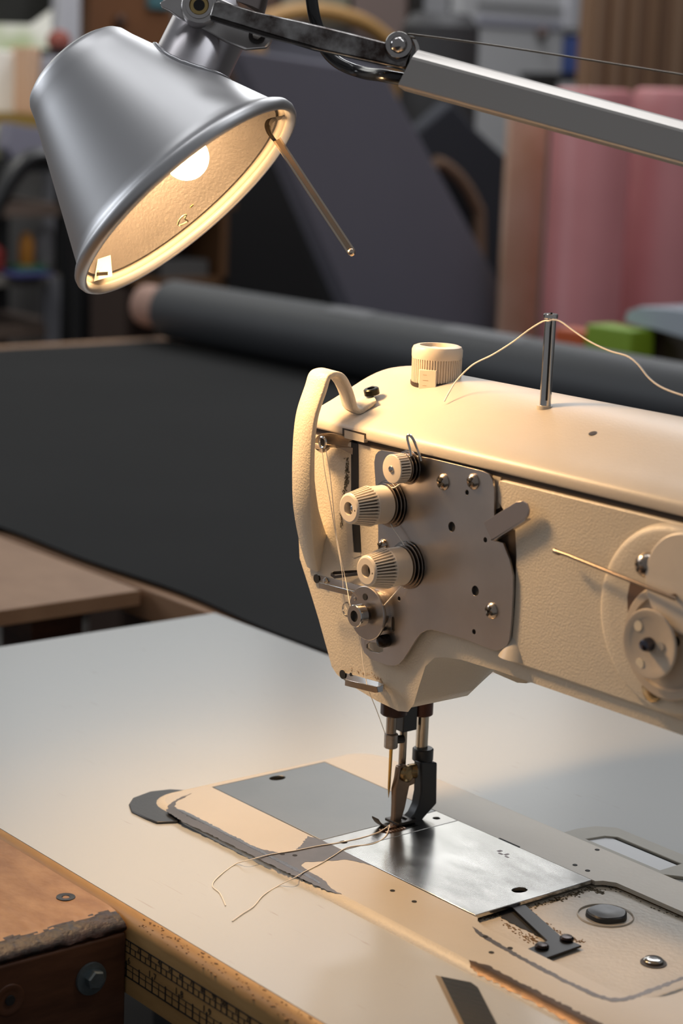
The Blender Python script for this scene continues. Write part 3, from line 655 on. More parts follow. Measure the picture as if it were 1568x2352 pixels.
WSTEEL = mat('warm_steel', (.48, .40, .33), .22, 1.0, var=.3, vscale=200)
def pscrew(px, py, r, mt=WSTEEL, Y=TPY, par=None, h=.0026):
    c = PY(px, py, Y) + V((0, .0004, 0)); m = MB(); m.lathe(c, (0, -1, 0), [(0, r * .96), (h * .1, r), (h * .35, r), (h * .75, r * .82), (h, r * .45), (h * 1.02, .0002)], 26)
    o = m.put('plate_screw', mt, par or tpl)
    m = MB(); q = c + V((0, -h * .98, 0)); rr = Matrix.Rotation(.4, 3, 'Y')
    m.box((-r * .62, -.0004, -r * .13), (r * .62, .0009, r * .13), rot=rr, c=(0, 0, 0)); m.box((-r * .13, -.0004, -r * .62), (r * .13, .0009, r * .62), rot=rr, c=(0, 0, 0))
    for v in m.b.verts: v.co += q
    m.put('cross_recess', HOLE, o); return o
for px, py, r in ((1018, 1107, .0044), (1087, 1106, .0042), (1129, 1403, .0043), (880, 1253, .0036)): pscrew(px, py, r)
# bent tab lever on the right
m = MB(); tb_ = [PY(x, y, TPY - .0036) for x, y in ((1110, 1200), (1186, 1152), (1198, 1150), (1209, 1156), (1214, 1170), (1212, 1184), (1204, 1195), (1130, 1243))]
m.prism(tb_, (0, .0012, 0)); m.put('bent_tab', mat('tab_steel', (0.50, 0.44, 0.41), .3, 1.0), tpl, bevel=.0003)
m = MB(); m.prism([PY(1130, 1243, TPY - .0036), PY(1205, 1196, TPY - .0036), PY(1205, 1196, TPY - .0036) + V((0, .004, 0)), PY(1130, 1243, TPY - .0036) + V((0, .004, 0))], (0, 0, .0010)); m.put('tab_flange', PLATE, tpl)
# tension knobs
GRV = mat('grimy_flute', (.05, .032, .022), .6)
def tension(name, cx, cz, base, front, hasscrew, thinhole):
    ax = V((0, -1, 0)); o = V((cx, TPY, cz)); k = thing_part = None
    L_ = front
    def kn2(t, r, i): return r - (.0011 if (i % 2 and t < .0125) else 0)
    m = MB()
    m.lathe(o + ax * (L_), -ax, [(.0000, .0078), (.0006, .0083), (.0012, .0072), (.0122, .0094), (.0124, .0107), (.0132, .0110), (.0134, .0104), (.0235, .0104), (.0238, .0090)], 64, cap0=False)
    ribs(m, o + ax * L_, -ax, .0004, .0082, .0128, .0109, 34, .00042, .00060, .0012)
    for f in m.b.faces:
        c_ = f.calc_center_median(); t_ = (o + ax * L_ - c_).dot(ax); rr_ = (c_ - (o + ax * (L_ - t_))).length
        if .0010 < t_ < .0123 and rr_ < .0072 + (t_ - .0012) * .2 + .00012 and len(f.verts) == 4 and f.calc_area() > 4e-6: f.material_index = 1
    m.lathe(o + ax * (L_), -ax, [(0, .0078), (-.0004, .0070), (-.0004, .0036), (.006, .0033)], 40, cap0=False, cap1=False)
    kb = m.put(name, [PLAST, GRV], tpl, ang=26)
    MB().lathe(o + ax * (L_ - .004), -ax, [(0, .0034), (.001, .0034)], 24).put('spindle_well', DARKM, kb)
    if hasscrew: MB().lathe(o + ax * (L_ - .0035) + V((.0006, 0, -.0003)), ax, [(0, .0022), (.0020, .0018), (.0024, .0008)], 18).put('spindle', CHROME, kb)
    dk = o + ax * L_ + V((.0054, -.0002, -.0002))
    MB().lathe(dk, ax, [(0, .0005), (.0002, .0005)], 10).put('index_dot', GROOVE, kb)
    w_ = o + ax * (L_ - .0240)
    MB().lathe(o + ax * (L_ - .0300), ax, [(0, .0085), (.0065, .0085)], 32).put('spring_seat', DARKM, kb)
    m = MB()
    for t, r in ((L_ - .0245, .0112), (L_ - .0263, .0122), (L_ - .0280, .0130)): m.lathe(o + ax * (t - .0006), ax, [(0, r - .0008), (.0003, r), (.0007, r), (.0010, r - .0014)], 44)
    m.put('tension_disc', mat('tension_disc_steel', (.45, .40, .36), .2, 1.0, var=.35, vscale=100), kb)
    return kb
q1 = PY(897, 1156, TPY); q2 = PY(937, 1297, TPY)
tension('tension_knob', q1.x, q1.z, 0, .0290, True, 0)
tension('tension_knob', q2.x, q2.z, 0, .0290, False, 0)
# small pre-tension knob with wire loop
q3 = PY(949, 1072, TPY); ax = V((0, -1, 0)); Lf = .0150
m = MB(); m.lathe(q3 + ax * Lf, -ax, [(-.0003, .0055), (0, .0074), (.0005, .0078), (.0012, .0069), (.0066, .0071), (.0067, .0079), (.0073, .0076)], 56)
ribs(m, q3 + ax * Lf, -ax, .0005, .0078, .0069, .0080, 30, .00046, .00050, .0010)
for f in m.b.faces:
    c_ = f.calc_center_median(); t_ = (q3 + ax * Lf - c_).dot(ax); rr_ = (c_ - (q3 + ax * (Lf - t_))).length
    if .0010 < t_ < .0066 and rr_ < .00715 and f.calc_area() > 2e-6: f.material_index = 1
k3 = m.put('pretension_knob', [PLAST, GRV], tpl, ang=26)
MB().lathe(q3 + ax * (Lf + .0002), ax, [(0, .0019), (.0008, .0016), (.0010, .0006)], 18).put('spindle', CHROME, k3)
m = MB()
for t, r in ((.0070, .0082), (.0052, .0088), (.0034, .0092)): m.lathe(q3 + ax * (t - .0006), ax, [(0, r - .0008), (.0003, r), (.0007, r), (.0010, r - .0014)], 40)
m.put('tension_disc', MATS['tension_disc_steel'], k3)
MB().lathe(q3 - ax * .0005, ax, [(0, .006), (.008, .006)], 24).put('spring_seat', DARKM, k3)
w1 = [PY(944, 1048, TPY - .006), PY(941, 1030, TPY - .006), PY(936, 1010, TPY - .006), PY(936, 1001, TPY - .006), PY(941, 1000, TPY - .0055), PY(949, 1010, TPY - .005), PY(957, 1028, TPY - .004), PY(963, 1045, TPY - .003), PY(966, 1058, TPY - .002)]
MB().tube(w1, .00075, 8).put('wire_loop', CHROME, k3)
# check-spring dial, lower left
q4 = PY(862, 1405, TPY)
m = MB(); m.lathe(q4, ax, [(0, .0125), (.0035, .0125), (.0036, .0135), (.0052, .0148), (.0056, .0150), (.0064, .0150), (.0067, .0146)], 56); dd = m.put('spring_dial', mat('spring_dial_steel', (.50, .45, .41), .28, 1.0, var=.12, vscale=60), tpl)
MB().lathe(q4 + ax * .0066, ax, [(0, .0040), (.003, .0040)], 24).put('dial_stem', DARKM, dd)
q5 = q4 + ax * .0095 + V((.0000, 0, -.0005))
m = MB(); m.lathe(q5, ax, [(0, .0058), (.0003, .0062), (.0052, .0062), (.0056, .0058), (.0056, .0031), (.003, .0028)], 90, cap1=False, wob=lambda t, r, i: r - (.0004 if i % 3 == 0 and .0005 < t < .005 and r > .006 else 0)); kk = m.put('knurled_nut', CHROME, dd, ang=26)
MB().lathe(q5 + ax * .0035, ax, [(0, .0030), (.0004, .0030)], 20).put('nut_bore', HOLE, kk)
m = MB()
for px, py, r in ((838, 1371, .0019),): m.lathe(PY(px, py, TPY - .0068), ax, [(0, r), (.0002, r)], 16)
m.put('dial_hole', HOLE, dd)
MB().lathe(PY(814, 1375, TPY - .0068), ax, [(0, .0011), (.0006, .0008)], 12).put('dial_pin', CHROME, dd)
MB().torus(PY(797, 1400, TPY - .004), (0, 1, 0), .0038, .0005, 24, 6, math.pi * .4, math.pi * 1.7, u=(1, 0, 0)).put('check_spring', CHROME, dd)
# black round-head screw
c = PY(889, 1471, TPY)
m = MB(); m.lathe(c, ax, [(0, .0036), (.0035, .0036), (.0055, .0028), (.0062, .001)], 24); m.put('black_screw', mat('black_screw_head', (.02, .015, .012), .25, .8), tpl)
# bent wire thread guides
def uguide(name, pix, Y, w, par=sm, mt=CHROME):
    m = MB(); pts = [PY(x, y, Y - d) for x, y, d in pix]
    m.prism(pts, (0, 0, w)); return m.put(name, mt, par, bevel=.0002)
def strap(pts, wv, th_, name, par, mt=CHROME):           # flat strip: path with width vector
    pts = [V(p) for p in pts]; rings = []
    for i, p in enumerate(pts):
        T = (pts[min(i + 1, len(pts) - 1)] - pts[max(0, i - 1)]).normalized(); Wd = V(wv); N_ = T.cross(Wd).normalized() * th_
        rings.append([p, p + Wd, p + Wd + N_, p + N_])
    m = MB(); m.rings(rings); return m.put(name, mt, par, ang=50, bevel=.00015)
g1 = [PY(722, 1318, YF - .0008), PY(830, 1346, YF - .0008), PY(838, 1350, YF - .003), PY(836, 1354, YF - .0085), PY(828, 1360, YF - .0095), PY(735, 1337, YF - .0095)]
g1o = strap(g1, (0, 0, -.0034), .0010, 'thread_guide', sm)
MB().lathe(PY(727, 1329, YF - .0010), ax, [(0, .0026), (.0004, .0026)], 16).put('guide_hole', HOLE, g1o)
MB().lathe(PY(748, 1334, YF - .0010), ax, [(0, .0018), (.0012, .0014), (.0013, .0006)], 16).put('guide_screw', CHROME, g1o)
g2 = [PY(834, 1308, YF - .001), PY(768, 1312, YF - .004), PY(759, 1316, YF - .006), PY(768, 1322, YF - .008), PY(832, 1313, YF - .010)]
strap(g2, (0, 0, -.0018), .0008, 'thread_guide', sm, DARKM)
g3 = [PY(783, 1543, YF - .0008), PY(868, 1566, YF - .0008), PY(877, 1570, YF - .003), PY(876, 1574, YF - .0085), PY(866, 1577, YF - .0095), PY(795, 1560, YF - .0095)]
g3o = strap(g3, (0, 0, -.0036), .0010, 'thread_guide', sm)
MB().lathe(PY(787, 1549, YF - .0010), ax, [(0, .0026), (.0004, .0026)], 16).put('guide_hole', HOLE, g3o)
MB().lathe(PY(806, 1549, YF - .0010), ax, [(0, .0010), (.0004, .0010)], 12).put('guide_hole', HOLE, g3o)
grime('oil_grime', [(800, 1538), (850, 1550), (872, 1560), (880, 1575)], YF - .0003, 60, 8, .0004, mt=mat('faint_brown_grime', (.30, .19, .10), .8))

# ---- needle bar, presser bar and feet
NX = .0042; NY = -.0030
def vb(px, y0, y1, Y, r, name, mt, par=sm, n=24, ch=0):
    a = PY(px + (y0 - y1) * 0, y0, Y); b = PY(px, y1, Y); a.x = b.x = (a.x + b.x) / 2
    return MB().cyl(b, a, r, n, ch=ch).put(name, mt, par)
nb = vb(900, 1560, 1690, NY, .0030, 'needle_bar', mat('oily_bar_steel', (.30, .24, .19), .25, 1.0, var=.3, vscale=80))
m = MB(); a = PY(905, 1560, NY); b = PY(904, 1641, NY); m.cyl(V((b.x, b.y, b.z)), V((b.x, b.y, a.z)), .0078, 28, ch=.0008); m.put('bushing', mat('dark_brown_bushing', (.035, .016, .012), .3, .6), nb)
c0 = PY(897, 1684, NY); c1 = PY(897, 1717, NY)
m = MB(); m.cyl(V((c1.x, NY, c1.z)), V((c1.x, NY, c0.z)), .0040, 20, ch=.0004); m.put('needle_clamp', mat('clamp_steel', (.38, .33, .29), .3, 1.0, var=.4, vscale=150), nb)
MB().cyl(V((c1.x, NY + .002, (c0.z + c1.z) / 2)), V((c1.x + .0015, NY + .0080, (c0.z + c1.z) / 2)), .0024, 16).put('clamp_screw', DARKM, nb)
a = PY(898, 1716, NY); b = PY(892, 1832, NY)
m = MB(); m.tube([a, a.lerp(b, .35), a.lerp(b, .8), b], .001, 12, smooth=1, rs=[.0011, .00095, .0008, .00012]); m.put('needle', mat('golden_needle', (.60, .36, .10), .25, 1.0), nb)
PYB = .0225
pb_ = vb(971, 1570, 1722, PYB, .0036, 'presser_bar', mat('presser_bar_steel', (.48, .42, .34), .2, 1.0, var=.15, vscale=50))
m = MB(); a = PY(968, 1570, PYB); b = PY(968, 1641, PYB); m.cyl(V((b.x, b.y, b.z)), V((b.x, b.y, a.z)), .0066, 28, ch=.0006); m.put('bushing', mat('rust_brown_bushing', (.07, .022, .012), .35, .5), pb_)
MB().box((-.002, .004, .0765), (.006, .0185, .094)).put('bar_bracket', MATS['dark_brown_bushing'], pb_, bevel=.0006)
c0 = PY(930, 1642, .0095); c1 = PY(930, 1676, .0095); MB().box((c1.x - .0030, .0045, c1.z), (c1.x + .0040, .0150, c0.z + .012)).put('lift_bracket', BLACKM, pb_, bevel=.0005)
vr = vb(925, 1660, 1765, .0085, .0022, 'walking_bar', mat('walking_bar_steel', (.42, .35, .28), .3, 1.0, var=.3, vscale=60))
# slim walking foot (brown steel), a plate in the YZ plane
def xplate(pix, X, tx, name, mt, par, bev=.0004):
    m = MB(); m.prism([PX(x, y, X) for x, y in pix], (tx, 0, 0)); return m.put(name, mt, par, ang=45, bevel=bev)
wf = xplate([(907, 1757), (920, 1752), (934, 1757), (944, 1770), (944, 1795), (930, 1801), (926, 1820), (920, 1850), (911, 1880), (908, 1897), (892, 1897), (896, 1872), (897, 1845), (897, 1810), (903, 1785)], NX - .0020, .0042, 'walking_foot', mat('brown_worn_foot', (.30, .21, .15), .33, .95, var=.3, vscale=60), vr, .0008)
c = PX(932, 1776, NX + .002)
m = MB(); m.lathe(c, (1, .15, 0), [(0, .0050), (.0022, .0050), (.0030, .0040), (.0032, .002)], 24); m.lathe(c + V((0, .0055, .0004)), (.5, 1, 0), [(-.003, .0040), (0, .0044), (.0016, .0044), (.0022, .0036)], 24)
m.put('thumb_screw', mat('brassy_screw', (.40, .27, .13), .25, 1.0, var=.5, vscale=150), vr)
toe = [PX(x, y, NX) for x, y in ((861, 1877), (868, 1887), (880, 1894), (900, 1897), (914, 1893))]
t_ = spl2(toe, 4); rings = [[p + V((-.0030, 0, 0)), p + V((.0032, 0, 0)), p + V((.0032, .0002, -.0013)), p + V((-.0030, .0002, -.0013))] for p in t_]
m = MB(); m.rings(rings); m.put('foot_toe', mat('black_foot_steel', (.045, .038, .034), .3, .8), vr, bevel=.0002)
# outer presser foot: black shank with collar, bent to a flat sole
m = MB(); a = PY(970, 1717, PYB); b = PY(970, 1746, PYB); m.cyl(V((b.x, PYB, b.z)), V((b.x, PYB, a.z)), .0062, 24, ch=.0006); pf = m.put('presser_foot', BLACKM, sm)
xplate([(950, 1744), (986, 1744), (985, 1838), (958, 1868), (942, 1888), (934, 1888), (924, 1884), (920, 1878), (935, 1862), (944, 1842), (949, 1815)], NX - .0035, .0070, 'foot_shank', BLACKM, pf, .0008)
sole = [V((NX - .0072, -.0100, .0062)), V((NX - .0060, .0060, .0046)), V((NX + .0060, .0070, .0046)), V((NX + .0066, -.0040, .0046))]
m = MB(); m.prism([V((NX - .006, -.002, .0040)), V((NX + .0065, -.002, .0040)), V((NX + .0065, .0115, .0040)), V((NX + .002, .0140, .0040)), V((NX - .006, .0110, .0040))], (0, 0, .0018)); m.put('foot_sole', MATS['black_foot_steel'], pf, bevel=.0004)
xplate([(918, 1872), (934, 1880), (940, 1890), (925, 1896), (910, 1893)], NX - .002, .005, 'foot_web', MATS['black_foot_steel'], pf, .0003)

# ---- bobbin winder on the right of the arm
WC = PY(1543, 1425, YF - .003); wY = YF - .003
m = MB(); m.lathe(WC + V((0, .001, 0)), ax, [(0, .0455), (.0018, .0449), (.0032, .0436), (.0038, .0415), (.0038, .0360)], 72, cap1=True); wnd = m.put('winder_boss', BEIGE, sm, ang=60)
m = MB(); m.prism([PY(x, y, wY - .0030) for x, y in ((1446, 1338), (1490, 1352), (1530, 1375), (1560, 1400), (1560, 1475), (1462, 1475), (1447, 1440), (1441, 1411), (1440, 1370))], (0, .0004, 0)); m.put('winder_recess', mat('recess_brown', (.12, .07, .045), .5), wnd)
c = PY(1580, 1340, wY - .005); m = MB(); m.lathe(c, ax, [(0, .0235), (.0030, .0235), (.0036, .0228)], 48); m.put('winder_plate', PLAST, wnd, ang=40)
c = PY(1592, 1302, wY - .0085); MB().lathe(c + V((-.006, .002, -.001)), ax, [(0, .0026), (.0012, .0026)], 14).put('winder_hole', HOLE, wnd)
c = PY(1535, 1470, wY - .004); m = MB(); m.lathe(c + V((.001, 0, -.001)), ax, [(0, .0270), (.0020, .0270), (.0030, .0262), (.0032, .0225), (.0018, .0215), (.0018, .012)], 56); m.put('winder_flange', mat('winder_plastic', (.50, .42, .33), .38), wnd, ang=40)
MB().lathe(PY(1552, 1473, wY - .0078), ax, [(0, .0026), (.0006, .0026)], 16).put('winder_hole', HOLE, wnd)
c = PY(1499, 1478, wY - .010); m = MB(); m.lathe(c, ax, [(0, .0140), (.0012, .0160), (.0022, .0166), (.0030, .0162), (.0031, .0150), (.0022, .0125), (.0020, .002)], 48)
wh = m.put('winder_wheel', MATS['winder_plastic'], wnd, ang=40)
m = MB(); m.lathe(c + V((0, -.0024, 0)), ax, [(0, .0034), (.002, .0034), (.0042, .0026), (.0048, .001)], 24); m.put('wheel_screw', mat('blued_screw', (.10, .10, .12), .2, 1.0), wh)
MB().lathe(c + V((.0068, -.0022, .0006)), ax, [(0, .0022), (.0004, .0022)], 16).put('wheel_spot', mat('faint_spot', (.42, .38, .33), .3), wh)
for dx, dz in ((-.0078, .0070), (-.0052, -.0105)):
    m = MB(); m.lathe(c + V((dx, -.0022, dz)), ax, [(0, .0025), (.0003, .0025)], 16); m.put('wheel_window', mat('pale_window', (.72, .62, .46), .4), wh)
c = PY(1490, 1297, wY - .0035); m = MB(); m.lathe(c, ax, [(0, .0060), (.0024, .0060), (.0044, .0050), (.0056, .0028), (.0059, .0005)], 28); sc_ = m.put('large_screw', WSTEEL, wnd)
m = MB(); rr = Matrix.Rotation(.5, 3, 'Y')
m.box((-.0026, -.0004, -.0006), (.0026, .0006, .0006), rot=rr, c=(0, 0, 0)); m.box((-.0006, -.0004, -.0026), (.0006, .0006, .0026), rot=rr, c=(0, 0, 0))
for v in m.b.verts: v.co += c + V((-.0010, -.0054, -.0006))
m.put('cross_recess', HOLE, sc_)
MB().lathe(PY(1470, 1398, wY - .0034), ax, [(0, .0030), (.002, .0028), (.0030, .0015)], 20).put('small_screw', CHROME, wnd)
MB().lathe(PY(1480, 1370, wY - .0034), ax, [(0, .0027), (.0003, .0027)], 16).put('winder_hole', HOLE, wnd)
m = MB(); a = PY(1505, 1582, wY - .001); m.lathe(a, ax, [(0, .0062), (.003, .0060), (.0042, .0040)], 24); m.put('lower_screw', mat('brass_toned_screw', (.45, .33, .18), .3, 1.0), wnd)
# latch rod
r0 = PY(1274, 1265, YF - .0085); r1 = PY(1283, 1270, YF - .0095); r2 = PY(1300, 1274, YF - .0105); r3 = PY(1530, 1367, YF - .016); r4 = PY(1540, 1371, YF - .0145)
MB().tube([r0, r1, r2, r3, r4], .0012, 12, smooth=2, rs=[.0014, .0012, .00095, .00095, .00095]).put('winder_trip_rod', mat('rod_steel', (.22, .17, .13), .35, 1.0), sm)
MB().cyl(r4, r4 + V((0, .0085, 0)), .0012, 12).put('rod_foot', MATS['rod_steel'], sm)

# ---- threads
def thread(name, pts, r, label, mt=THREAD, grp=None):
    o = MB().tube(pts, r, 6, smooth=8).put(name, mt, None, ang=80); return tag(o, label, 'thread', grp)
q = [PY(1020, 922, -.004), PY(1033, 898, .000), PY(1050, 872, .004), PY(1085, 838, .006), PY(1130, 815, .008), PY(1175, 787, .010), PY(1215, 757, .011), PY(1247, 738, .0095), PY(1260, 737, .0085), PY(1270, 735, .0095), PY(1288, 739, .011), PY(1320, 762, .012), PY(1355, 785, .012), PY(1400, 806, .012), PY(1440, 818, .012), PY(1465, 837, .012), PY(1490, 868, .012), PY(1520, 890, .012), PY(1568, 908, .012), PY(1620, 920, .012)]
for k in q: k.z = max(k.z, covz(k.x, k.y) + .0003)
thread('sewing_thread', q, .00042, 'cream thread looped over the chrome pin on top of the machine')
TY = TPY - .0245
thread('sewing_thread', [PY(739, 1030, YF - .0080), PY(745, 1080, YF - .0078), PY(756, 1140, YF - .0075), PY(766, 1200, YF - .0075), PY(776, 1260, YF - .009), PY(785, 1310, YF - .0098), PY(788, 1350, YF - .0098), PY(791, 1385, YF - .0085), PY(796, 1400, TPY - .004)], .00022, 'fine thread strand hanging from the take-up lever eye down to the round spring dial')
thread('sewing_thread', [PY(748, 1032, YF - .0080), PY(757, 1085, YF - .0078), PY(764, 1150, YF - .0075), PY(770, 1210, YF - .0078), PY(781, 1275, YF - .009), PY(793, 1330, YF - .0090), PY(806, 1400, YF - .0150), PY(826, 1470, YF - .006), PY(833, 1520, YF - .007), PY(840, 1560, YF - .0078), PY(846, 1585, YF - .007), PY(866, 1635, -.022), PY(884, 1685, NY - .0042)], .00022, 'fine thread strand running down the face from the take-up lever to the needle clamp', THREADW)
thread('sewing_thread', [PY(918, 1112, TPY - .004), PY(905, 1120, TPY - .004), PY(893, 1125, TPY - .003), PY(888, 1180, TPY - .003), PY(899, 1207, TPY - .003), PY(913, 1228, TPY - .003), PY(925, 1247, TPY - .003), PY(932, 1260, TPY - .0035)], .00032, 'cream thread crossing between the upper and the lower tension knob')
thread('sewing_thread', [PY(930, 1335, TPY - .0040), PY(918, 1350, TPY - .0042), PY(895, 1376, TPY - .0045), PY(872, 1402, TPY - .0048)], .00032, 'short cream thread from the lower tension knob to the round spring dial')
def lie(pts, z): return [PZ(x, y, z) for x, y in pts]
t1 = [V((.0075, -.006, .0050))] + lie([(870, 1911), (830, 1924), (780, 1935)], .0034) + lie([(730, 1943), (680, 1953), (620, 1963)], .0034) + lie([(570, 1976)], .0036) + lie([(540, 1985), (500, 2015), (488, 2035), (505, 2052), (518, 2080)], .0004)
thread('thread_tail', t1, .00030, 'loose thread tail from the presser foot, the one ending furthest left on the white table', THREADW)
t2 = [V((.0085, -.007, .0050))] + lie([(884, 1922), (855, 1938), (800, 1946), (765, 1966), (735, 1984), (700, 2002)], .0034) + lie([(672, 2018)], .0042) + lie([(640, 2034), (605, 2056), (582, 2082), (555, 2100), (533, 2116)], .0004)
thread('thread_tail', t2, .00030, 'loose thread tail from the presser foot, the nearer one ending towards the table edge', THREADW)

# ---- snap-off blade
bl = thing('cutter_blade', PZ(1083, 2300, 0), 'dark snap-off cutter blade lying on the white table at the lower right', 'blade')
A_, B_ = PZ(1000, 2240, .0006), PZ(1092, 2258, .0006)
dv = (PZ(1062, 2370, .0006) - A_).normalized(); LL = .07
dc = PZ(1010, 2243, .0006); Dk = (B_ - A_)
Am = A_ + Dk * .13
m = MB(); m.prism([Am, A_ + Dk * .88, B_ + dv * .0045 + Dk * -.0, B_ + dv * LL, Am + dv * LL], (0, 0, -.0005)); m.put('blade_body', mat('dark_blade_steel', (.035, .037, .038), .42, .7), bl)
m = MB(); m.prism([A_, Am, Am + dv * LL, A_ + dv * LL], (0, 0, -.0004)); m.put('ground_edge', mat('bronzed_ground_edge', (.50, .36, .22), .3, .9), bl)
m = MB(); sk = Dk + dv * .0030
for k in range(1, 14):
    s = Am + dv * (.0054 * k - .001); e = s + (A_ + Dk - Am) + dv * -.0002 + dv * .0030
    n_ = dv * .00022; m.prism([s, e, e + n_, s + n_], (0, 0, .00006))
m.put('score_line', mat('score_grey', (.16, .16, .16), .4, .6), bl)

# ================================================================== DESK LAMP
lamp = thing('desk_lamp', L(430, 455, LAMP_D), 'silver spring-arm desk lamp with lit cone shade over the sewing machine', 'lamp')
def camv(x, y, z): return (MR[0] * x + MR[1] * y + MR[2] * z)
s_ = .085; ct_ = math.sqrt(1 - s_ * s_)
AX = camv(.646 * ct_, .763 * ct_, -s_).normalized()
RC = L(432, 458, LAMP_D)
RR_ = .0728; BL = .0940; BR = .0330
def tl(t): return RC - AX * t
# outer skin, bead and inner skin in one turned profile (t measured back from the rim)
prof = [(BL + .0080, .001), (BL + .0074, .009), (BL + .0056, .019), (BL + .0030, .0275), (BL + .0008, .0312), (BL - .0016, .0330), (BL - .008, .0352)]
for k in range(1, 9):
    t = (BL - .008) + (.0120 - (BL - .008)) * k / 8; prof.append((t, .0352 + (.0672 - .0352) * k / 8))
prof += [(.0085, .0688), (.0062, .0705), (.0050, .0728), (.0036, .0742), (.0012, .0748), (-.0012, .0742), (-.0026, .0728), (-.0026, .0712), (-.0012, .0700), (.0010, .0694)]
m = MB(); m.lathe(RC, -AX, prof, 96, cap0=True, cap1=False); sh = m.put('lamp_shade', mat('shade_satin_aluminium', (.56, .56, .57), .42, 1.0, bump=.02, bscale=900), lamp, ang=60)
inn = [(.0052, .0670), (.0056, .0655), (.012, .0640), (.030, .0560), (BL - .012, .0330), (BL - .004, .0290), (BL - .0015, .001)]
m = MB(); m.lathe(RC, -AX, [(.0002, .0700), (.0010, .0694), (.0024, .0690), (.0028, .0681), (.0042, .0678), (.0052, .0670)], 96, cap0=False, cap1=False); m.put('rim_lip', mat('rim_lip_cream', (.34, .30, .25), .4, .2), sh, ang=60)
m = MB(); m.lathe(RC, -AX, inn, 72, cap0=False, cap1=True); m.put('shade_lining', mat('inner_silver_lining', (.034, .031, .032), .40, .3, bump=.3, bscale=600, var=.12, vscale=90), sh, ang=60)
gm = bpy.data.materials.new('dusty_glass'); gm.use_nodes = True; nt = gm.node_tree; nt.nodes.clear()
tr = nt.nodes.new('ShaderNodeBsdfTransparent'); gl = nt.nodes.new('ShaderNodeBsdfDiffuse'); gl.inputs[0].default_value = (.55, .48, .38, 1)
mx = nt.nodes.new('ShaderNodeMixShader'); no = nt.nodes.new('ShaderNodeTexNoise'); no.inputs['Scale'].default_value = 420; no.inputs['Detail'].default_value = 3
tcn = nt.nodes.new('ShaderNodeTexCoord'); nt.links.new(tcn.outputs['Object'], no.inputs['Vector'])
rp = nt.nodes.new('ShaderNodeValToRGB'); rp.color_ramp.elements[0].position = .62; rp.color_ramp.elements[0].color = (.02, .02, .02, 1); rp.color_ramp.elements[1].position = .74; rp.color_ramp.elements[1].color = (.30, .30, .30, 1)
ou = nt.nodes.new('ShaderNodeOutputMaterial')
nt.links.new(no.outputs['Fac'], rp.inputs[0]); nt.links.new(rp.outputs[0], mx.inputs[0]); nt.links.new(tr.outputs[0], mx.inputs[1]); nt.links.new(gl.outputs[0], mx.inputs[2]); nt.links.new(mx.outputs[0], ou.inputs[0])
u_ = AX.orthogonal().normalized(); w_ = AX.cross(u_)
m = MB(); m.rings([[tl(t) + (u_ * math.cos(2 * math.pi * i / 64) + w_ * math.sin(2 * math.pi * i / 64)) * .0668 for i in range(64)] for t in (.0054, .0048)]); m.put('dusty_cover_glass', gm, sh)
# warning sticker inside, near the lower rim
stp = []
pw = L(245, 608, LAMP_D); rad = (pw - RC); rad = (rad - AX * rad.dot(AX)).normalized(); tang = AX.cross(rad).normalized()
def inner(t, a, lift=.0006):
    r = .0640 + (.0560 - .0640) * (t - .012) / .018
    d = rad * math.cos(a) + tang * math.sin(a); return tl(t) + d * (r - lift)
sgr = -1 if tang.dot(camv(0, -1, 0)) > 0 else 1
# bulb
BC = L(428, 362, LAMP_D + .004)
m = MB(); m.ball(BC, .0122, n=24); bulb = m.put('light_bulb', emis('lit_bulb', BULB_COL, BULB_GLOW), lamp)
# side neck with collar
axis_c = L(330, 335, LAMP_D)
NDc = camv(.36, -.86, .36).normalized()
nb0 = L(441, 148, LAMP_D + .004); 
n0 = nb0 - NDc * .020; n1 = nb0 + NDc * .052
m = MB(); m.lathe(n0, NDc, [(0, .0208), (.071, .0208), (.073, .0195)], 64); m.put('neck', mat('neck_satin_aluminium', (.48, .46, .48), .33, 1.0, bump=.02, bscale=900), sh)
m = MB()
NU = (camv(.90, .42, .0)); NU = (NU - NDc * NU.dot(NDc)).normalized(); NV = NDc.cross(NU)
pl_ = bpy.data.lights.new('bulb_light', 'POINT'); pl_.energy = BULB_POWER; pl_.color = BULB_COL; pl_.shadow_soft_size = .030
po = bpy.data.objects.new('bulb_light', pl_); COL.objects.link(po); po.location = tl(.046)
# sticker on the lining and marks on the glass
def inr(t):
    for (a, b), (c_, d_) in zip(inn, inn[1:]):
        if a <= t <= c_: return b + (d_ - b) * (t - a) / (c_ - a)
    return .03
def lining_hit(px, py):
    D = LAMP_D - .12; ins = False
    while D < LAMP_D + .16:
        q = L(px, py, D); t = (RC - q).dot(AX); r = (q + AX * t - RC).length
        if t > .0060:
            if r < inr(t) - .0008: ins = True
            elif ins: return q - (q + AX * t - RC).normalized() * .0009
        D += .0004
    return L(px, py, LAMP_D)
m = MB(); m.face([lining_hit(x, y) for x, y in ((222, 598), (252, 588), (258, 634), (216, 646))]); m.put('warning_sticker', mat('sticker_white', (.10, .085, .065), .6), sh)
m = MB()
for (x0, y0, x1, y1) in ((222, 621, 227, 627), (229, 619, 233, 625), (235, 617, 240, 623), (242, 615, 247, 621), (222, 634, 248, 626)):
    m.face([lining_hit(x, y) - MR[2] * .0006 for x, y in ((x0, y0), (x1, y0 - 1.6), (x1, y1 - 1.6), (x0, y1))])
m.put('sticker_print', mat('sticker_ink', (.03, .022, .015), .7), sh)
def glassp(px, py):
    d = ray(px, py); o_ = tl(.0046); return CAM + d * ((o_ - CAM).dot(AX) / d.dot(AX))
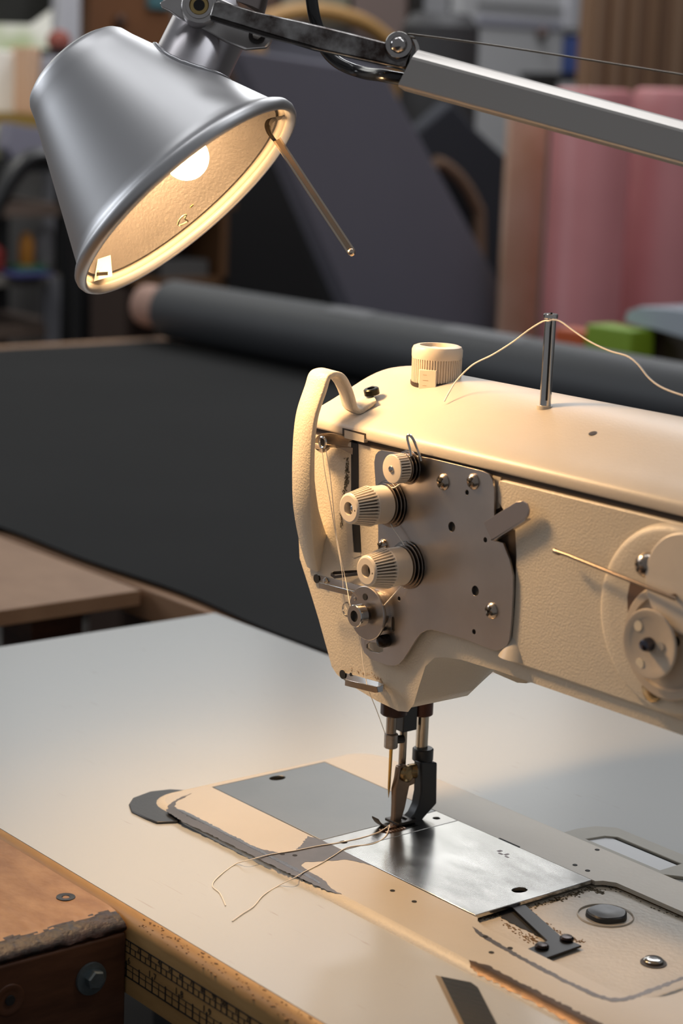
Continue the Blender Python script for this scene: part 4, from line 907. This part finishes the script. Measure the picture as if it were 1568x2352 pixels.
MB().tube([glassp(x, y) for x, y in ((408, 516), (412, 505), (420, 496), (428, 494), (424, 502), (431, 508), (422, 514), (412, 518))], .0005, 6, smooth=4).put('glass_smudge', mat('smudge_pale', (.16, .14, .08), .6), sh)
MB().lathe(glassp(440, 473), AX, [(0, .0012), (.0003, .0012)], 14).put('yellow_speck', mat('speck_yellow', (.22, .12, .01), .6), sh)
MB().cyl(BC + NDc * .0100, nb0 - NDc * .018, .0110, 24).put('bulb_socket', mat('socket_white', (.6, .58, .52), .5), lamp)
# flange: ring hugging the cone: project circle onto the cone surface
def cone_hit(p, d):          # march along -d until inside the cone
    q = p + d * .03
    for _ in range(220):
        h = (RC - q).dot(AX); r = (q + AX * h - RC).length
        rs_ = .0352 + (.0672 - .0352) * ((BL - .008) - h) / (BL - .020)
        if h > BL - .008: rs_ = .0352 - (h - (BL - .008)) * .6
        if r <= rs_: return q
        q = q - d * .0005
    return q
ringp = []
for k in range(64):
    a = 2 * math.pi * k / 64; ringp.append(cone_hit(nb0 + (NU * math.cos(a) + NV * math.sin(a)) * .0222, NDc))
rr = []
for k in range(64):
    p = ringp[k]; t = (ringp[(k + 1) % 64] - ringp[k - 1]).normalized(); a_ = NDc; b_ = t.cross(a_).normalized()
    rr.append([p + (a_ * math.cos(2 * math.pi * j / 8) + b_ * math.sin(2 * math.pi * j / 8)) * .0017 for j in range(8)])
m = MB(); m.rings(rr, loop=True); m.put('neck_collar', ALU, sh, ang=80)
# bracket plate
VD = -(L(500, 50, 1) - CAM).normalized()
D1 = LAMP_D - .014
def lp(pix, D): return [L(x, y, D) for x, y in pix]
m = MB(); m.prism(lp([(372, 2), (366, 6), (371, 16), (388, 24), (410, 40), (450, 58), (520, 96), (562, 112), (612, 108), (622, 96), (628, 78), (640, 62), (560, 20), (470, -20), (400, -20)], D1), camv(0, 0, .0045)); brk = m.put('joint_bracket', ALU2, lamp, bevel=.0008)
c = L(590, 83, D1)
m = MB(); m.lathe(c, -MR[2], [(-.0002, .0044), (.0012, .0044), (.0016, .0034)], 24); m.put('bracket_bolt', DARKM, brk)
MB().lathe(c - MR[2] * .0012, -MR[2], [(0, .0026), (.0012, .0024)], 6).put('bolt_socket', CHROME, brk)
c = L(458, 15, D1 - .006)
m = MB(); m.lathe(c, -MR[2], [(-.008, .0098), (.0010, .0098), (.0022, .0090), (.0024, .0070)], 36); m.lathe(c - MR[2] * .0012, -MR[2], [(0, .0074), (.0020, .0070), (.0022, .0052), (.0004, .0048)], 32); m.put('pivot_boss', ALU2, brk)
MB().lathe(c - MR[2] * .0022, -MR[2], [(0, .0050), (.0002, .0050), (.0006, .0046)], 24).put('brass_bushing', mat('brass', (.45, .33, .14), .3, 1.0), brk)
MB().lathe(c - MR[2] * .0026, -MR[2], [(0, .0030), (.0003, .0030)], 20).put('pivot_hole', HOLE, brk)
# upper housing continuing out of frame
m = MB(); m.lathe(L(560, -6, LAMP_D + .012), camv(.25, -.95, 0), [(-.006, .013), (.05, .013)], 32); m.put('upper_housing', mat('dark_reflecting_alu', (.30, .26, .25), .3, 1.0), lamp)
# chrome fork bar, tapering towards the joint
D2 = LAMP_D - .045
f0 = lp([(490, 4), (480, 38), (610, 78), (720, 112), (860, 142), (936, 160), (946, 110), (900, 100), (800, 74), (700, 50), (590, 26), (505, 0)], D2)
m = MB(); m.prism(f0, camv(0, 0, .006)); fk = m.put('fork_bar', mat('chrome_painted_reflections', (.42, .41, .40), .12, 1.0, bump=.3, bscale=120, var=.8, vscale=70, vcol=(.05, .035, .03)), lamp, bevel=.0016, seg=3)  # dark blotches in the colour imitate reflections in the chrome
m = MB(); m.prism(lp([(482, 36), (610, 76), (720, 108), (730, 112), (610, 84), (483, 44)], D2 - .001), camv(0, 0, .003)); m.put('bar_lower_lip', DARKM, fk)
c = L(915, 104, D2 - .003)
m = MB(); m.lathe(c, -MR[2], [(-.006, .0070), (.0005, .0070), (.0016, .0066)], 32); m.ball(c - MR[2] * .001, .0046); m.put('pivot_ball', mat('ball_chrome', (.40, .38, .37), .15, 1.0), fk)
m = MB(); tp_ = lp([(935, 76), (948, 92), (955, 112), (952, 140), (946, 160), (934, 166)], D2 - .001)
rings = [[p, p + camv(.0018, 0, 0), p + camv(.0018, 0, .008), p + camv(0, 0, .008)] for p in spl2(tp_, 4)]; m.rings(rings); m.put('end_clip', CHROME, fk)
# tube arm running to the right, towards the viewer
ta = L(942, 160, D2 + .002); tbv = L(1640, 349, D2 - .030); tbv = ta + (tbv - ta) * 3.6
tv = (tbv - ta).normalized(); uu = (camv(-.26, -.96, 0)); uu = (uu - tv * uu.dot(tv)).normalized(); vv = tv.cross(uu)
if vv.dot(MR[2]) > 0: vv = -vv          # vv faces the viewer
def oct(p, h, w, c_, sh_=0):
    pts = [p + uu * a + vv * b + tv * (a * sh_) for a, b in ((h, w - .0056), (h - .0008, w - .0044), (h - .0046, w - .0007), (h - .0060, w))]
    pts += [p + uu * (-h + .0016 - .0016 * math.sin(math.radians(a))) + vv * (w - .0016 + .0016 * math.cos(math.radians(a))) - tv * (h * sh_) for a in range(0, 91, 30)]
    pts += [p - uu * h - vv * w - tv * (h * sh_), p + uu * h - vv * w + tv * (h * sh_)]
    return pts
m = MB(); m.rings([oct(ta, .0104, .0085, .0050, .18), oct(tbv, .0104, .0085, .0050)]); m.put('tube_arm', mat('brushed_tube_aluminium', (.46, .435, .41), .36, 1.0, bump=.06, bscale=120, stretch=None), lamp, ang=10)
m = MB(); m.rings([oct(ta - tv * .0004, .0085, .0066, .0040, .18), oct(ta + tv * .0004, .0085, .0066, .0040, .18)]); m.put('tube_plug', HOLE, lamp)
# steel tension wire, black cord
MB().tube(lp([(936, 78), (1140, 104), (1568, 170), (1660, 184)], D2 - .004)[:1] + [L(1140, 105, D2 - .012), L(1568, 172, D2 - .032), L(1660, 187, D2 - .034)], .00048, 8, smooth=3).put('tension_wire', mat('brown_wire', (.16, .13, .10), .4, .8), lamp)
cd_ = [L(712, -30, LAMP_D + .01), L(720, 30, LAMP_D + .01), L(730, 66, LAMP_D + .012), L(745, 110, LAMP_D + .012), L(778, 145, LAMP_D + .008), L(830, 166, LAMP_D), L(880, 174, D2 + .010), L(935, 184, D2 + .006), L(975, 195, D2 + .004)]
MB().tube(cd_, .0033, 14, smooth=8).put('power_cord', CORD, lamp)
# support so the arm is held: the tube ends on a clamp post outside the frame
post = tbv
BP = V((post.x + .02, max(-.12, min(.12, post.y)), 0))
m = MB(); m.tube([tbv - tv * .01, tbv + tv * .02, V((BP.x + .03, BP.y, .25)), BP + V((0, 0, .01))], .010, 16, smooth=4); m.put('lower_arm', ALU, lamp)
m = MB(); m.cyl(BP + V((0, 0, .0002)), BP + V((0, 0, .012)), .055, 40, ch=.003); m.put('base_foot', ALU, lamp)
# shade handle: bent bracket and long channel rod
hk = LAMP_D + .006; hj = LAMP_D - .006
h0 = L(655, 268, hk); 
strip = [L(660, 264, hk), L(638, 268, hk), L(622, 274, hk - .002), L(617, 288, hk - .006), L(622, 304, hk - .010), L(632, 318, hj)]
rings = []
for i, p in enumerate(spl2(strip, 4)):
    rings.append([p, p + camv(-.0022, .0006, -.0015), p + camv(-.0010, .0006, .0075), p + camv(.001, 0, .0085)])
m = MB(); m.rings(rings); hb = m.put('handle_bracket', mat('dark_bracket', (.06, .045, .03), .4, .7), lamp, ang=60)
a, b = L(636, 322, hj), L(815, 592, hj - .012); dr = (b - a).normalized(); sd = dr.cross(MR[2]).normalized()
def bar2(off, w, d, z0, z1, e0=0, e1=0):
    m = MB(); p0 = a + dr * e0 + sd * off; p1 = b - dr * e1 + sd * off
    m.rings([[p0 - sd * w - MR[2] * z0, p0 + sd * w - MR[2] * z0, p0 + sd * w - MR[2] * z1, p0 - sd * w - MR[2] * z1], [p1 - sd * w - MR[2] * z0, p1 + sd * w - MR[2] * z0, p1 + sd * w - MR[2] * z1, p1 - sd * w - MR[2] * z1]]); return m
hr = bar2(0, .0017, 0, 0, .0010, 0, .004).put('handle_rod', mat('bronzed_steel', (.40, .30, .21), .3, 1.0), lamp)
bar2(-.0017, .0005, 0, 0, .0022, 0, .004).put('channel_wall', mat('warm_chrome', (.6, .5, .4), .15, 1.0), hr)
bar2(.0017, .0005, 0, 0, .0022, 0, .004).put('channel_wall', MATS['warm_chrome'], hr)
m = MB(); m.ball(b - dr * .0035 - MR[2] * .0010, .0022, (1, 1, 1), 12); m.put('rod_tip', MATS['warm_chrome'], hr)

# ================================================================== BACKGROUND OF THE WORKSHOP
def bm_(name, col, rough=.7, **k): return mat(name, col, rough, **k)
def slab(pix, X, th_, name, mt, parent=None, bev=.003, ang=35):
    m = MB(); m.prism([PX(x, y, X) for x, y in pix], (-th_, 0, 0)); return m.put(name, mt, parent, ang=ang, bevel=bev)
def down(pix, X, z=FZ):        # closes the last two points of an outline straight down to the floor
    return pix
def tofloor(top, X, th_, name, mt, parent=None, bev=.003):
    pts = [PX(x, y, X) for x, y in top]; pts = pts + [V((X, pts[-1].y, FZ)), V((X, pts[0].y, FZ))]
    m = MB(); m.prism(pts, (-th_, 0, 0)); return m.put(name, mt, parent, bevel=bev)
# grey foam sheet leaning
g = MB(); XG = -2.30
t0, t1_, b1, b0 = PX(546, 112, XG), PX(880, 162, XG), PX(1196, 742, XG), PX(842, 790, XG)
def ext(t, b): return b + (b - t) * ((b.z - FZ) / (t.z - b.z))
fb1, fb0 = ext(t1_, b1), ext(t0, b0)
g.prism([t0, t1_, fb1, V((XG, fb0.y, FZ))], (-.05, 0, 0)); tag(g.put('foam_sheet', bm_('blue_grey_foam', (.135, .132, .165), .8, bump=.2, bscale=200, var=.08, vscale=2), bevel=.006), 'large blue-grey foam sheet leaning sideways behind the fabric roll', 'foam sheet')
XG2 = -2.42
t0, t1_, b1, b0 = PX(600, 190, XG2), PX(720, 205, XG2), PX(960, 790, XG2), PX(800, 790, XG2)
g = MB(); g.prism([t0, t1_, ext(t1_, b1), ext(t0, b0)], (-.04, 0, 0)); tag(g.put('foam_sheet', bm_('black_foam', (.022, .022, .024), .85), bevel=.005), 'black foam sheet leaning behind the blue-grey one, seen as a dark strip on its left', 'foam sheet')
XC = -2.75
cb = thing('storage_cabinet', (XC, 1.5, FZ), 'black cabinet in deep shade behind the leaning foam sheets', 'cabinet')
def cbx(x0, y0, x1, y1, X, th_, name, mt, par, floor_=False, bev=.002):
    a = PX(x0, y0, X); b = PX(x1, y1, X); zb = FZ if floor_ else b.z
    m = MB(); m.box((X - th_, a.y, zb), (X, b.y, a.z)); return m.put(name, mt, par, bevel=bev)
DK = bm_('near_black_paint', (.008, .008, .009), .8)
cbx(528, 190, 840, 700, XC, .4, 'carcass', DK, cb, True)
# upright dark upholstery roll
X1 = -2.95
a = PX(985, 30, X1); b = PX(1000, 700, X1)
m = MB(); m.lathe(V((X1, a.y + .04, FZ)), (0, 0, 1), [(0, .10), (a.z - FZ - .03, .095), (a.z - FZ, .07)], 40); tag(m.put('upholstery_roll', bm_('charcoal_vinyl', (.035, .034, .036), .6, bump=.2, bscale=60)), 'upright charcoal roll of upholstery right of the leaning foam sheet', 'roll')
slb = slab([(1040, 230), (1100, 300), (1165, 360), (1165, 800), (1000, 800), (960, 300)], X1 + .20, .05, 'fabric_bolt', bm_('dark_navy_cloth', (.018, .020, .028), .8), bev=.01)
v = slb.data.vertices
tag(slb, 'dark slumped fabric bolt left of the brown cardboard panel', 'fabric')
for vv_ in v:
    if vv_.co.z < .0: vv_.co.z = FZ
m = MB(); m.tube([PX(1000, 372, X1 + .23), PX(1030, 388, X1 + .225), PX(1062, 420, X1 + .225), PX(1090, 470, X1 + .225), PX(1100, 520, X1 + .225), PX(1100, 800, X1 + .225)], .016, 12); tag(m.put('brown_strap', bm_('brown_leather', (.16, .095, .06), .7)), 'brown leather strap draped over the dark fabric bolt', 'strap')
# cardboard panel
tofloor([(1172, 262), (1262, 250)], -2.25, .012, 'cardboard_panel', bm_('brown_cardboard', (.66, .47, .37), .75, var=.2, vscale=4, vcol=(.52, .32, .20)))
tag(bpy.data.objects['cardboard_panel'], 'brown cardboard panel standing left of the pink foam rolls', 'cardboard')
# pink foam rolls
PK = bm_('pink_foam', (.56, .21, .22), .45, var=.15, vscale=3, spec=.8)
for (cx, hw, lab, seam, mt_) in ((1352, 94, 'pink foam roll standing next to the brown cardboard panel', True, PK), (1530, 92, 'pink foam roll standing at the right edge of the photo', False, PK)):
    Xp = -2.05; a = PX(cx - hw, 205, Xp); b = PX(cx + hw, 205, Xp); c = PX(cx, 400, Xp); r = hw * (c - CAM).dot(MR[2]) / FPX; c.z = 0; c += (c - CAM) * (r / 3.2)
    m = MB(); m.lathe(V((c.x, c.y, FZ)), (0, 0, 1), [(0, r), (a.z - FZ - .012, r), (a.z - FZ + .002, r * .93), (a.z - FZ + .006, r * .8), (a.z - FZ - .01, r * .4)], 48)
    pr = m.put('foam_roll', mt_); tag(pr, lab, 'foam roll', 'pink foam rolls')
    if not seam:
        Dq = (c - CAM).dot(MR[2]) - r * .55; q = L(1441, 550, Dq); m = MB(); m.cyl(V((q.x, q.y, FZ)), V((q.x, q.y, a.z - .04)), .007, 14); m.put('crimson_binding', bm_('crimson_tape', (.42, .04, .09), .5), pr)
# striped boards behind
sb = thing('plank_stack', (-2.7, 2.9, FZ), 'brown ribbed boards standing upright above the pink rolls', 'boards')
rnd = random.Random(4); y0 = PX(1362, 100, -2.55).y; zt = .78
for k in range(17):
    w_k = rnd.uniform(.014, .026); v_ = rnd.uniform(.75, 1.25)
    m = MB(); m.box((-2.60, y0, FZ), (-2.55 - rnd.uniform(0, .02), y0 + w_k, zt)); m.put('plank', bm_('plank_brown_%s' % 'abc'[k % 3], ((.235, .135, .075), (.29, .185, .115), (.17, .095, .055))[k % 3], .7), sb); y0 += w_k + .001
# white door with frame
XD = -3.9
dr_ = cbx(1062, -60, 1372, 780, XD, .05, 'door_1', bm_('grey_white_paint', (.50, .50, .505), .6, var=.06, vscale=2), None, True); dr_['kind'] = 'structure'
cbx(1100, 6, 1310, 26, XD + .012, .012, 'painted_shadow_line', bm_('shadow_line_grey', (.14, .14, .14), .8), dr_)  # flat dark strip painted as the shadow line of the door panel
cbx(1100, 34, 1290, 70, XD + .010, .010, 'glazed_strip', bm_('grey_lilac', (.33, .33, .38), .5), dr_)
cc = PX(1246, 76, XD + .02); m = MB(); m.ball(cc, .02); m.put('door_knob', bm_('brown_knob', (.12, .08, .07), .5), dr_)
cbx(1310, -60, 1372, 70, XD + .03, .03, 'light_panel', bm_('bright_white', (.52, .52, .55), .6), dr_)  # panel in a slightly brighter white than the door
# blue canister on a shelf bracket
sh2 = thing('wall_shelf', (-3.2, 3.0, 0), 'small dark shelf stand in front of the white door', 'shelf')
a = PX(1280, 168, -3.0); b = PX(1362, 180, -3.0)
MB().box((-3.14, a.y, a.z - .02), (-2.98, b.y, a.z)).put('shelf_board', DK, sh2); MB().box((-3.14, a.y + .03, FZ), (-3.10, b.y - .03, a.z - .02)).put('upright', bm_('grey_post', (.25, .25, .25), .6), sh2)
c = PX(1320, 168, -3.05); t_ = PX(1320, 84, -3.05); t_.z = PX(1320, 84, -3.05).z
m = MB(); m.cyl(V((c.x, c.y, a.z)), V((c.x, c.y, t_.z)), .038, 32, ch=.004); cn = m.put('blue_canister', bm_('deep_blue_plastic', (.02, .045, .17), .4)); tag(cn, 'dark blue canister standing on the small shelf above the pink rolls', 'canister')
m = MB(); m.cyl(V((c.x, c.y, t_.z)), V((c.x, c.y, t_.z + .012)), .040, 32, ch=.003); m.put('lid', BLACKM, cn)
# bentwood chair behind the foam sheet
ch = thing('bentwood_chair', (-3.3, 1.9, FZ), 'honey coloured bentwood chair back showing above the foam sheet', 'chair')
Xh = -3.2; arcp = [PX(x, y, Xh) for x, y in ((590, 240), (585, 90), (610, 50), (670, 30), (740, 28), (820, 48), (872, 80), (900, 120), (915, 260))]
arcp = [V((Xh, arcp[0].y, FZ))] + arcp + [V((Xh, arcp[-1].y, FZ))]
MB().tube(arcp, .022, 12, smooth=6).put('bent_frame', bm_('honey_wood', (.40, .22, .07), .6), ch)
slab([(600, 95), (640, 62), (700, 50), (790, 62), (860, 100), (885, 140), (900, 260), (600, 260)], Xh - .02, .03, 'grey_padding', bm_('grey_padding', (.15, .15, .18), .8), ch)
# shelving with boxes at the top centre
sx = -3.95
shf = thing('storage_shelf', (sx, 2.2, FZ), 'tall shelf of pale and dark boxes at the back, top centre', 'shelf')
for (x0, y0_, x1, y1, colr) in ((560, -80, 640, 300, (.12, .07, .05)), (642, -80, 705, 300, (.30, .27, .20)), (707, -80, 800, 300, (.26, .24, .17)), (802, -80, 935, 300, (.23, .17, .15)), (937, -80, 962, 300, (.05, .045, .04)), (964, -80, 1030, 300, (.33, .33, .34)), (1032, -80, 1060, 300, (.07, .07, .06))):
    cbx(x0, y0_, x1, y1, sx, .2, 'upright_box', bm_('shelf_tone_%d' % x0, colr, .8), shf, True)
# ---- left side: window with roller blind
XW = -4.10
wn = cbx(-260, -140, 132, 345, XW, .05, 'window_1', bm_('window_frame_white', (.35, .35, .34), .6), None); wn['kind'] = 'structure'
wm = bpy.data.materials.new('daylight_view'); wm.use_nodes = True; nt = wm.node_tree; nt.nodes.clear()
e = nt.nodes.new('ShaderNodeEmission'); o_ = nt.nodes.new('ShaderNodeOutputMaterial'); nn = nt.nodes.new('ShaderNodeTexNoise'); nn.inputs['Scale'].default_value = 5.5; nn.inputs['Detail'].default_value = 1
rp = nt.nodes.new('ShaderNodeValToRGB'); rp.color_ramp.elements[0].position = .38; rp.color_ramp.elements[0].color = (.26, .30, .17, 1); rp.color_ramp.elements[1].position = .52; rp.color_ramp.elements[1].color = (.50, .49, .44, 1)
tcn = nt.nodes.new('ShaderNodeTexCoord'); nt.links.new(tcn.outputs['Object'], nn.inputs[0]); nt.links.new(nn.outputs[0], rp.inputs[0]); nt.links.new(rp.outputs[0], e.inputs[0]); e.inputs[1].default_value = 1.25; nt.links.new(e.outputs[0], o_.inputs[0])
a = PX(-240, -120, XW + .012); b = PX(125, 232, XW + .012)
MB().box((XW - .01, a.y, b.z), (XW + .012, b.y, a.z)).put('window_pane', wm, wn)
tag(slab([(-240, -150), (165, -150), (150, -20), (118, 22), (72, 56), (0, 54), (-240, 60)], XW + .06, .03, 'roller_blind', bm_('black_blind', (.016, .016, .013), .8)), 'black blind hanging across the window in the top left corner', 'blind')
# white post and wooden cabinet
tag(tofloor([(136, -80), (186, -80)], -3.94, .04, 'white_post', bm_('pale_grey_post', (.50, .50, .54), .6)), 'pale grey post between the window and the brown cabinet', 'post')
wc = thing('wooden_cabinet', (-4.0, 1.6, .3), 'brown wooden cabinet with a round dark knob, behind the lamp shade', 'cabinet')
cbx(207, -80, 392, 330, -3.97, .18, 'carcass', bm_('orange_brown_wood', (.16, .060, .018), .7, var=.2, vscale=6), wc)
cc = PX(276, 48, -3.96); m = MB(); m.ball(cc, .018); m.put('cabinet_knob', bm_('dark_wood_knob', (.05, .02, .01), .6), wc)
cbx(345, -60, 392, 22, -3.955, .02, 'teal_label', bm_('teal_paint', (.06, .15, .17), .6), wc)
dcb = thing('black_cupboard', (-3.9, 1.7, FZ), 'low black cupboard below the brown wall cabinet, behind the lamp shade', 'cupboard')
cbx(262, 338, 540, 700, -3.72, .20, 'carcass', DK, dcb, True)
# bench under the window with oddments
bn = thing('window_bench', (-3.8, .7, FZ), 'grey bench below the window crowded with small things', 'bench')
a = PX(-60, 250, -3.62); b = PX(196, 250, -3.62)
zb_ = PX(60, 262, -3.62).z
MB().box((-3.92, a.y - .1, zb_ - .03), (-3.60, b.y, zb_)).put('bench_top', bm_('ochre_board', (.30, .19, .04), .6), bn)
for y in (a.y - .05, b.y - .08): MB().box((-3.70, y, FZ), (-3.64, y + .05, zb_ - .03)).put('leg', bm_('grey_leg', (.2, .2, .22), .6), bn)
def bx(px0, py0, px1, X, z0, dep, name, col, lab, cat):
    a = PX(px0, py0, X); b = PX(px1, py0, X); m = MB(); m.box((X - dep, a.y, z0), (X, b.y, a.z)); return tag(m.put(name, bm_(name + '_paint', col, .6), bevel=.004), lab, cat)
bx(-60, 112, 66, -3.72, zb_, .2, 'white_carton', (.85, .83, .77), 'large white carton on the window bench', 'carton')
bx(70, 108, 94, -3.64, zb_, .1, 'peach_file', (.62, .40, .27), 'narrow peach coloured file beside the white carton', 'file')
bx(97, 130, 190, -3.64, zb_, .14, 'lilac_box', (.38, .37, .42), 'lilac grey box with a dark band behind the shade', 'box')
zl = PX(140, 130, -3.64).z
a = PX(100, 112, -3.66); b = PX(165, 112, -3.66); tag((lambda m: (m.box((-3.74, a.y, zl), (-3.66, b.y, a.z)), m.put('black_case', DK, bevel=.003))[1])(MB()), 'small black case lying on the lilac grey box', 'case')
zk = a.z; c = PX(140, 78, -3.70)
m = MB(); m.lathe(V((-3.71, c.y, zk)), (0, 0, 1), [(0, .022), (.015, .032), (.038, .028), (.05, .010)], 20); tag(m.put('red_lid_tub', bm_('dull_red', (.28, .07, .05), .6)), 'dull red round tub on top of the black case', 'tub')
# low dark shelf with coloured things
ls = thing('tool_rack', (-3.1, .7, FZ), 'low dark rack of small coloured things left of the lamp shade', 'rack')
Xs = -3.25
za = PX(60, 374, Xs).z; ya = PX(-90, 400, Xs).y; yb_ = PX(170, 400, Xs).y
MB().box((Xs - .3, ya, za - .02), (Xs, yb_, za)).put('rack_top', DK, ls)
tag(slab([(22, 282), (60, 290), (120, 300), (150, 310), (150, 372), (100, 372), (40, 372), (18, 340)], Xs - .03, .05, 'lilac_cushion', bm_('lilac_cloth', (.24, .23, .29), .8), bev=.01), 'lilac grey cushion behind the black chair arm', 'cushion')
tag(slab([(-80, 286), (22, 290), (30, 372), (-80, 372)], Xs - .10, .05, 'yellow_cushion', bm_('pale_yellow_cloth', (.38, .37, .24), .8), bev=.01), 'pale yellow cushion at the left edge below the window', 'cushion')
for nm in ('lilac_cushion', 'yellow_cushion'):
    for v_ in bpy.data.objects[nm].data.vertices:
        if v_.co.z < za + .03: v_.co.z = max(v_.co.z, za) if v_.co.z > za + .01 else za
MB().box((Xs - .32, ya, FZ), (Xs - .30, yb_, za)).put('rack_back', DK, ls)
z1 = PX(60, 470, Xs).z; z1b = PX(60, 498, Xs).z; MB().box((Xs - .3, ya, z1b), (Xs, yb_, z1)).put('rack_board', bm_('dim_brown_board', (.13, .09, .07), .7), ls)
z2 = PX(60, 632, Xs).z; z2b = PX(60, 656, Xs).z; MB().box((Xs - .3, ya, z2b), (Xs, yb_, z2)).put('rack_board', bm_('dim_grey_board', (.20, .18, .16), .7), ls)
z3 = PX(60, 748, Xs).z; MB().box((Xs - .3, ya, z3 - .03), (Xs, yb_, z3)).put('rack_board', bm_('dim_brown_board', (.13, .09, .07), .7), ls)
a = PX(112, 640, Xs + .01); b = PX(140, 640, Xs + .01); MB().box((Xs - .02, a.y, FZ), (Xs + .01, b.y, a.z)).put('rack_post', bm_('grey_rack_post', (.20, .20, .22), .6), ls)
a = PX(146, 400, Xs + .01); b = PX(178, 400, Xs + .01); MB().box((Xs - .03, a.y, FZ), (Xs + .01, b.y, a.z)).put('rack_post', DK, ls)
MB().box((Xs - .03, ya, FZ), (Xs, ya + .03, za)).put('rack_post', DK, ls)
def onrack(px0, py0, px1, z0, X, dep, name, col, lab, cat, rnd_=False):
    a = PX(px0, py0, X); b = PX(px1, py0, X); m = MB()
    if rnd_:
        r = (b.y - a.y) / 2; m.lathe(V((X - r, (a.y + b.y) / 2, z0)), (0, 0, 1), [(0, r * .7), ((a.z - z0) * .2, r), ((a.z - z0) * .75, r), (a.z - z0, r * .5)], 24)
    else: m.box((X - dep, a.y, z0), (X, b.y, a.z))
    return tag(m.put(name, bm_(name + '_skin', col, .5), bevel=0 if rnd_ else .003), lab, cat)
onrack(-40, 562, 24, z2, Xs - .02, .1, 'red_jar', (.26, .03, .025), 'red round jar on the dark rack', 'jar', True)
onrack(54, 535, 86, z2, Xs - .02, .05, 'orange_bottle', (.42, .17, .02), 'orange bottle on the dark rack', 'bottle', True)
onrack(96, 524, 142, z2, Xs - .04, .08, 'white_tub', (.34, .33, .34), 'white tub on the dark rack beside the orange bottle', 'tub', True)
onrack(44, 612, 110, z2, Xs - .005, .08, 'green_tray', (.03, .14, .075), 'flat green tray on the dark rack', 'tray')
zt_ = z2b
a = PX(40, 628, Xs + .05); b = PX(124, 628, Xs + .05)
m = MB(); m.box((Xs - .18, a.y, z2 + .0), (Xs + .05, b.y, z2 + .008)); o = m.put('blue_folder', bm_('navy_folder', (.06, .065, .20), .6)); tag(o, 'navy folder sticking out of the dark rack', 'folder')
# black curved chair arm
bc = thing('black_chair', (-2.7, .7, FZ), 'black chair with a curved arm at the left edge', 'chair')
Xk = -2.95; cp = [PX(x, y, Xk) for x, y in ((-60, 640), (-20, 500), (6, 440), (34, 396), (66, 368), (100, 362), (140, 372), (180, 400))]
cp = [V((Xk, cp[0].y, FZ))] + cp + [V((Xk, cp[-1].y + .02, FZ))]
MB().tube(cp, .021, 12, smooth=6).put('arm_frame', BLACKM, bc)
MB().box((Xk - .22, cp[1].y, -.36), (Xk - .02, cp[-2].y + .02, -.30)).put('seat', BLACKM, bc)
# brown crate shelf behind the roll
bs = thing('brown_crate', (-2.6, 1.2, FZ), 'open brown wooden crate on end with grey papers, below the lamp shade', 'crate')
Xb = -2.62; BW = bm_('dim_brown_wood', (.16, .075, .03), .7)
a = PX(290, 500, Xb); b = PX(524, 500, Xb); zt2 = PX(500, 480, Xb).z
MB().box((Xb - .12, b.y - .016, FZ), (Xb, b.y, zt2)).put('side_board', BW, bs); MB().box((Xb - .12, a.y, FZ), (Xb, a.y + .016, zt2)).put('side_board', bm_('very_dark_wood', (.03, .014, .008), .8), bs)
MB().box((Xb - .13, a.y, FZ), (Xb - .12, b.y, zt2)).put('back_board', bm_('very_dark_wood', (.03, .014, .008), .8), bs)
MB().box((Xb - .12, a.y, zt2), (Xb, b.y + .02, zt2 + .016)).put('top_board', BW, bs)
zs = PX(400, 640, Xb).z; MB().box((Xb - .12, a.y, zs - .016), (Xb, b.y, zs)).put('shelf_board', BW, bs)
a = PX(370, 600, Xb - .02); b = PX(478, 600, Xb - .02); m = MB(); m.box((Xb - .11, a.y, zs), (Xb - .02, b.y, a.z)); tag(m.put('paper_stack', bm_('grey_papers', (.13, .125, .12), .8)), 'grey stack of papers inside the brown crate', 'papers')
# things at the far side of the cutting table
ztb = -.003
def ontable(px0, py0, px1, Y, dep, name, col, lab, cat, mt=None, bev=.003):
    a = PY(px0, py0, Y); b = PY(px1, py0, Y); m = MB(); m.box((a.x, Y, ztb), (b.x, Y + dep, a.z)); return tag(m.put(name, mt or bm_(name + '_tone', col, .45), bevel=bev), lab, cat)
ontable(1345, 744, 1450, 1.36, .05, 'green_box', (.20, .34, .02), 'lime green box on the cutting table in front of the pink rolls', 'box')
ontable(1272, 752, 1342, 1.38, .04, 'orange_tin', (.48, .09, .02), 'low orange tin left of the lime green box', 'tin')
ontable(1466, 752, 1600, 1.42, .08, 'brown_toolbox', (.035, .022, .016), 'dark brown tool box under the pale blue plastic bag', 'tool box')
c0 = PY(1438, 730, 1.40); zt3 = PY(1470, 752, 1.42).z
m = MB(); pts = [PY(x, y, 1.40) for x, y in ((1432, 738), (1440, 715), (1470, 704), (1530, 708), (1640, 722), (1640, 800), (1568, 776), (1500, 756), (1460, 748))]
m.prism(pts, (0, .10, 0)); tag(m.put('plastic_bag', bm_('pale_blue_plastic', (.38, .44, .50), .25, bump=.8, bscale=25), bevel=.008, ang=60), 'pale blue plastic bag lying on the brown tool box', 'bag')

# unseen glowing windows added high on the left wall, for plate and table reflections
for (y0_, y1_) in ((-.9, .3), (.5, 1.7), (1.9, 3.1), (3.3, 4.5)):
    m = MB(); m.box((-4.15, y0_, 1.15), (-4.11, y1_, 2.30)); w_ = m.put('added_window', bm_('window_frame_white', (.35, .35, .34), .6)); w_['kind'] = 'structure'
    m = MB(); m.box((-4.112, y0_ + .05, 1.20), (-4.105, y1_ - .05, 2.25)); m.put('window_pane', MATS.get('added_pane_glow') or emis('added_pane_glow', (.97, .97, .93), 1.6), w_)
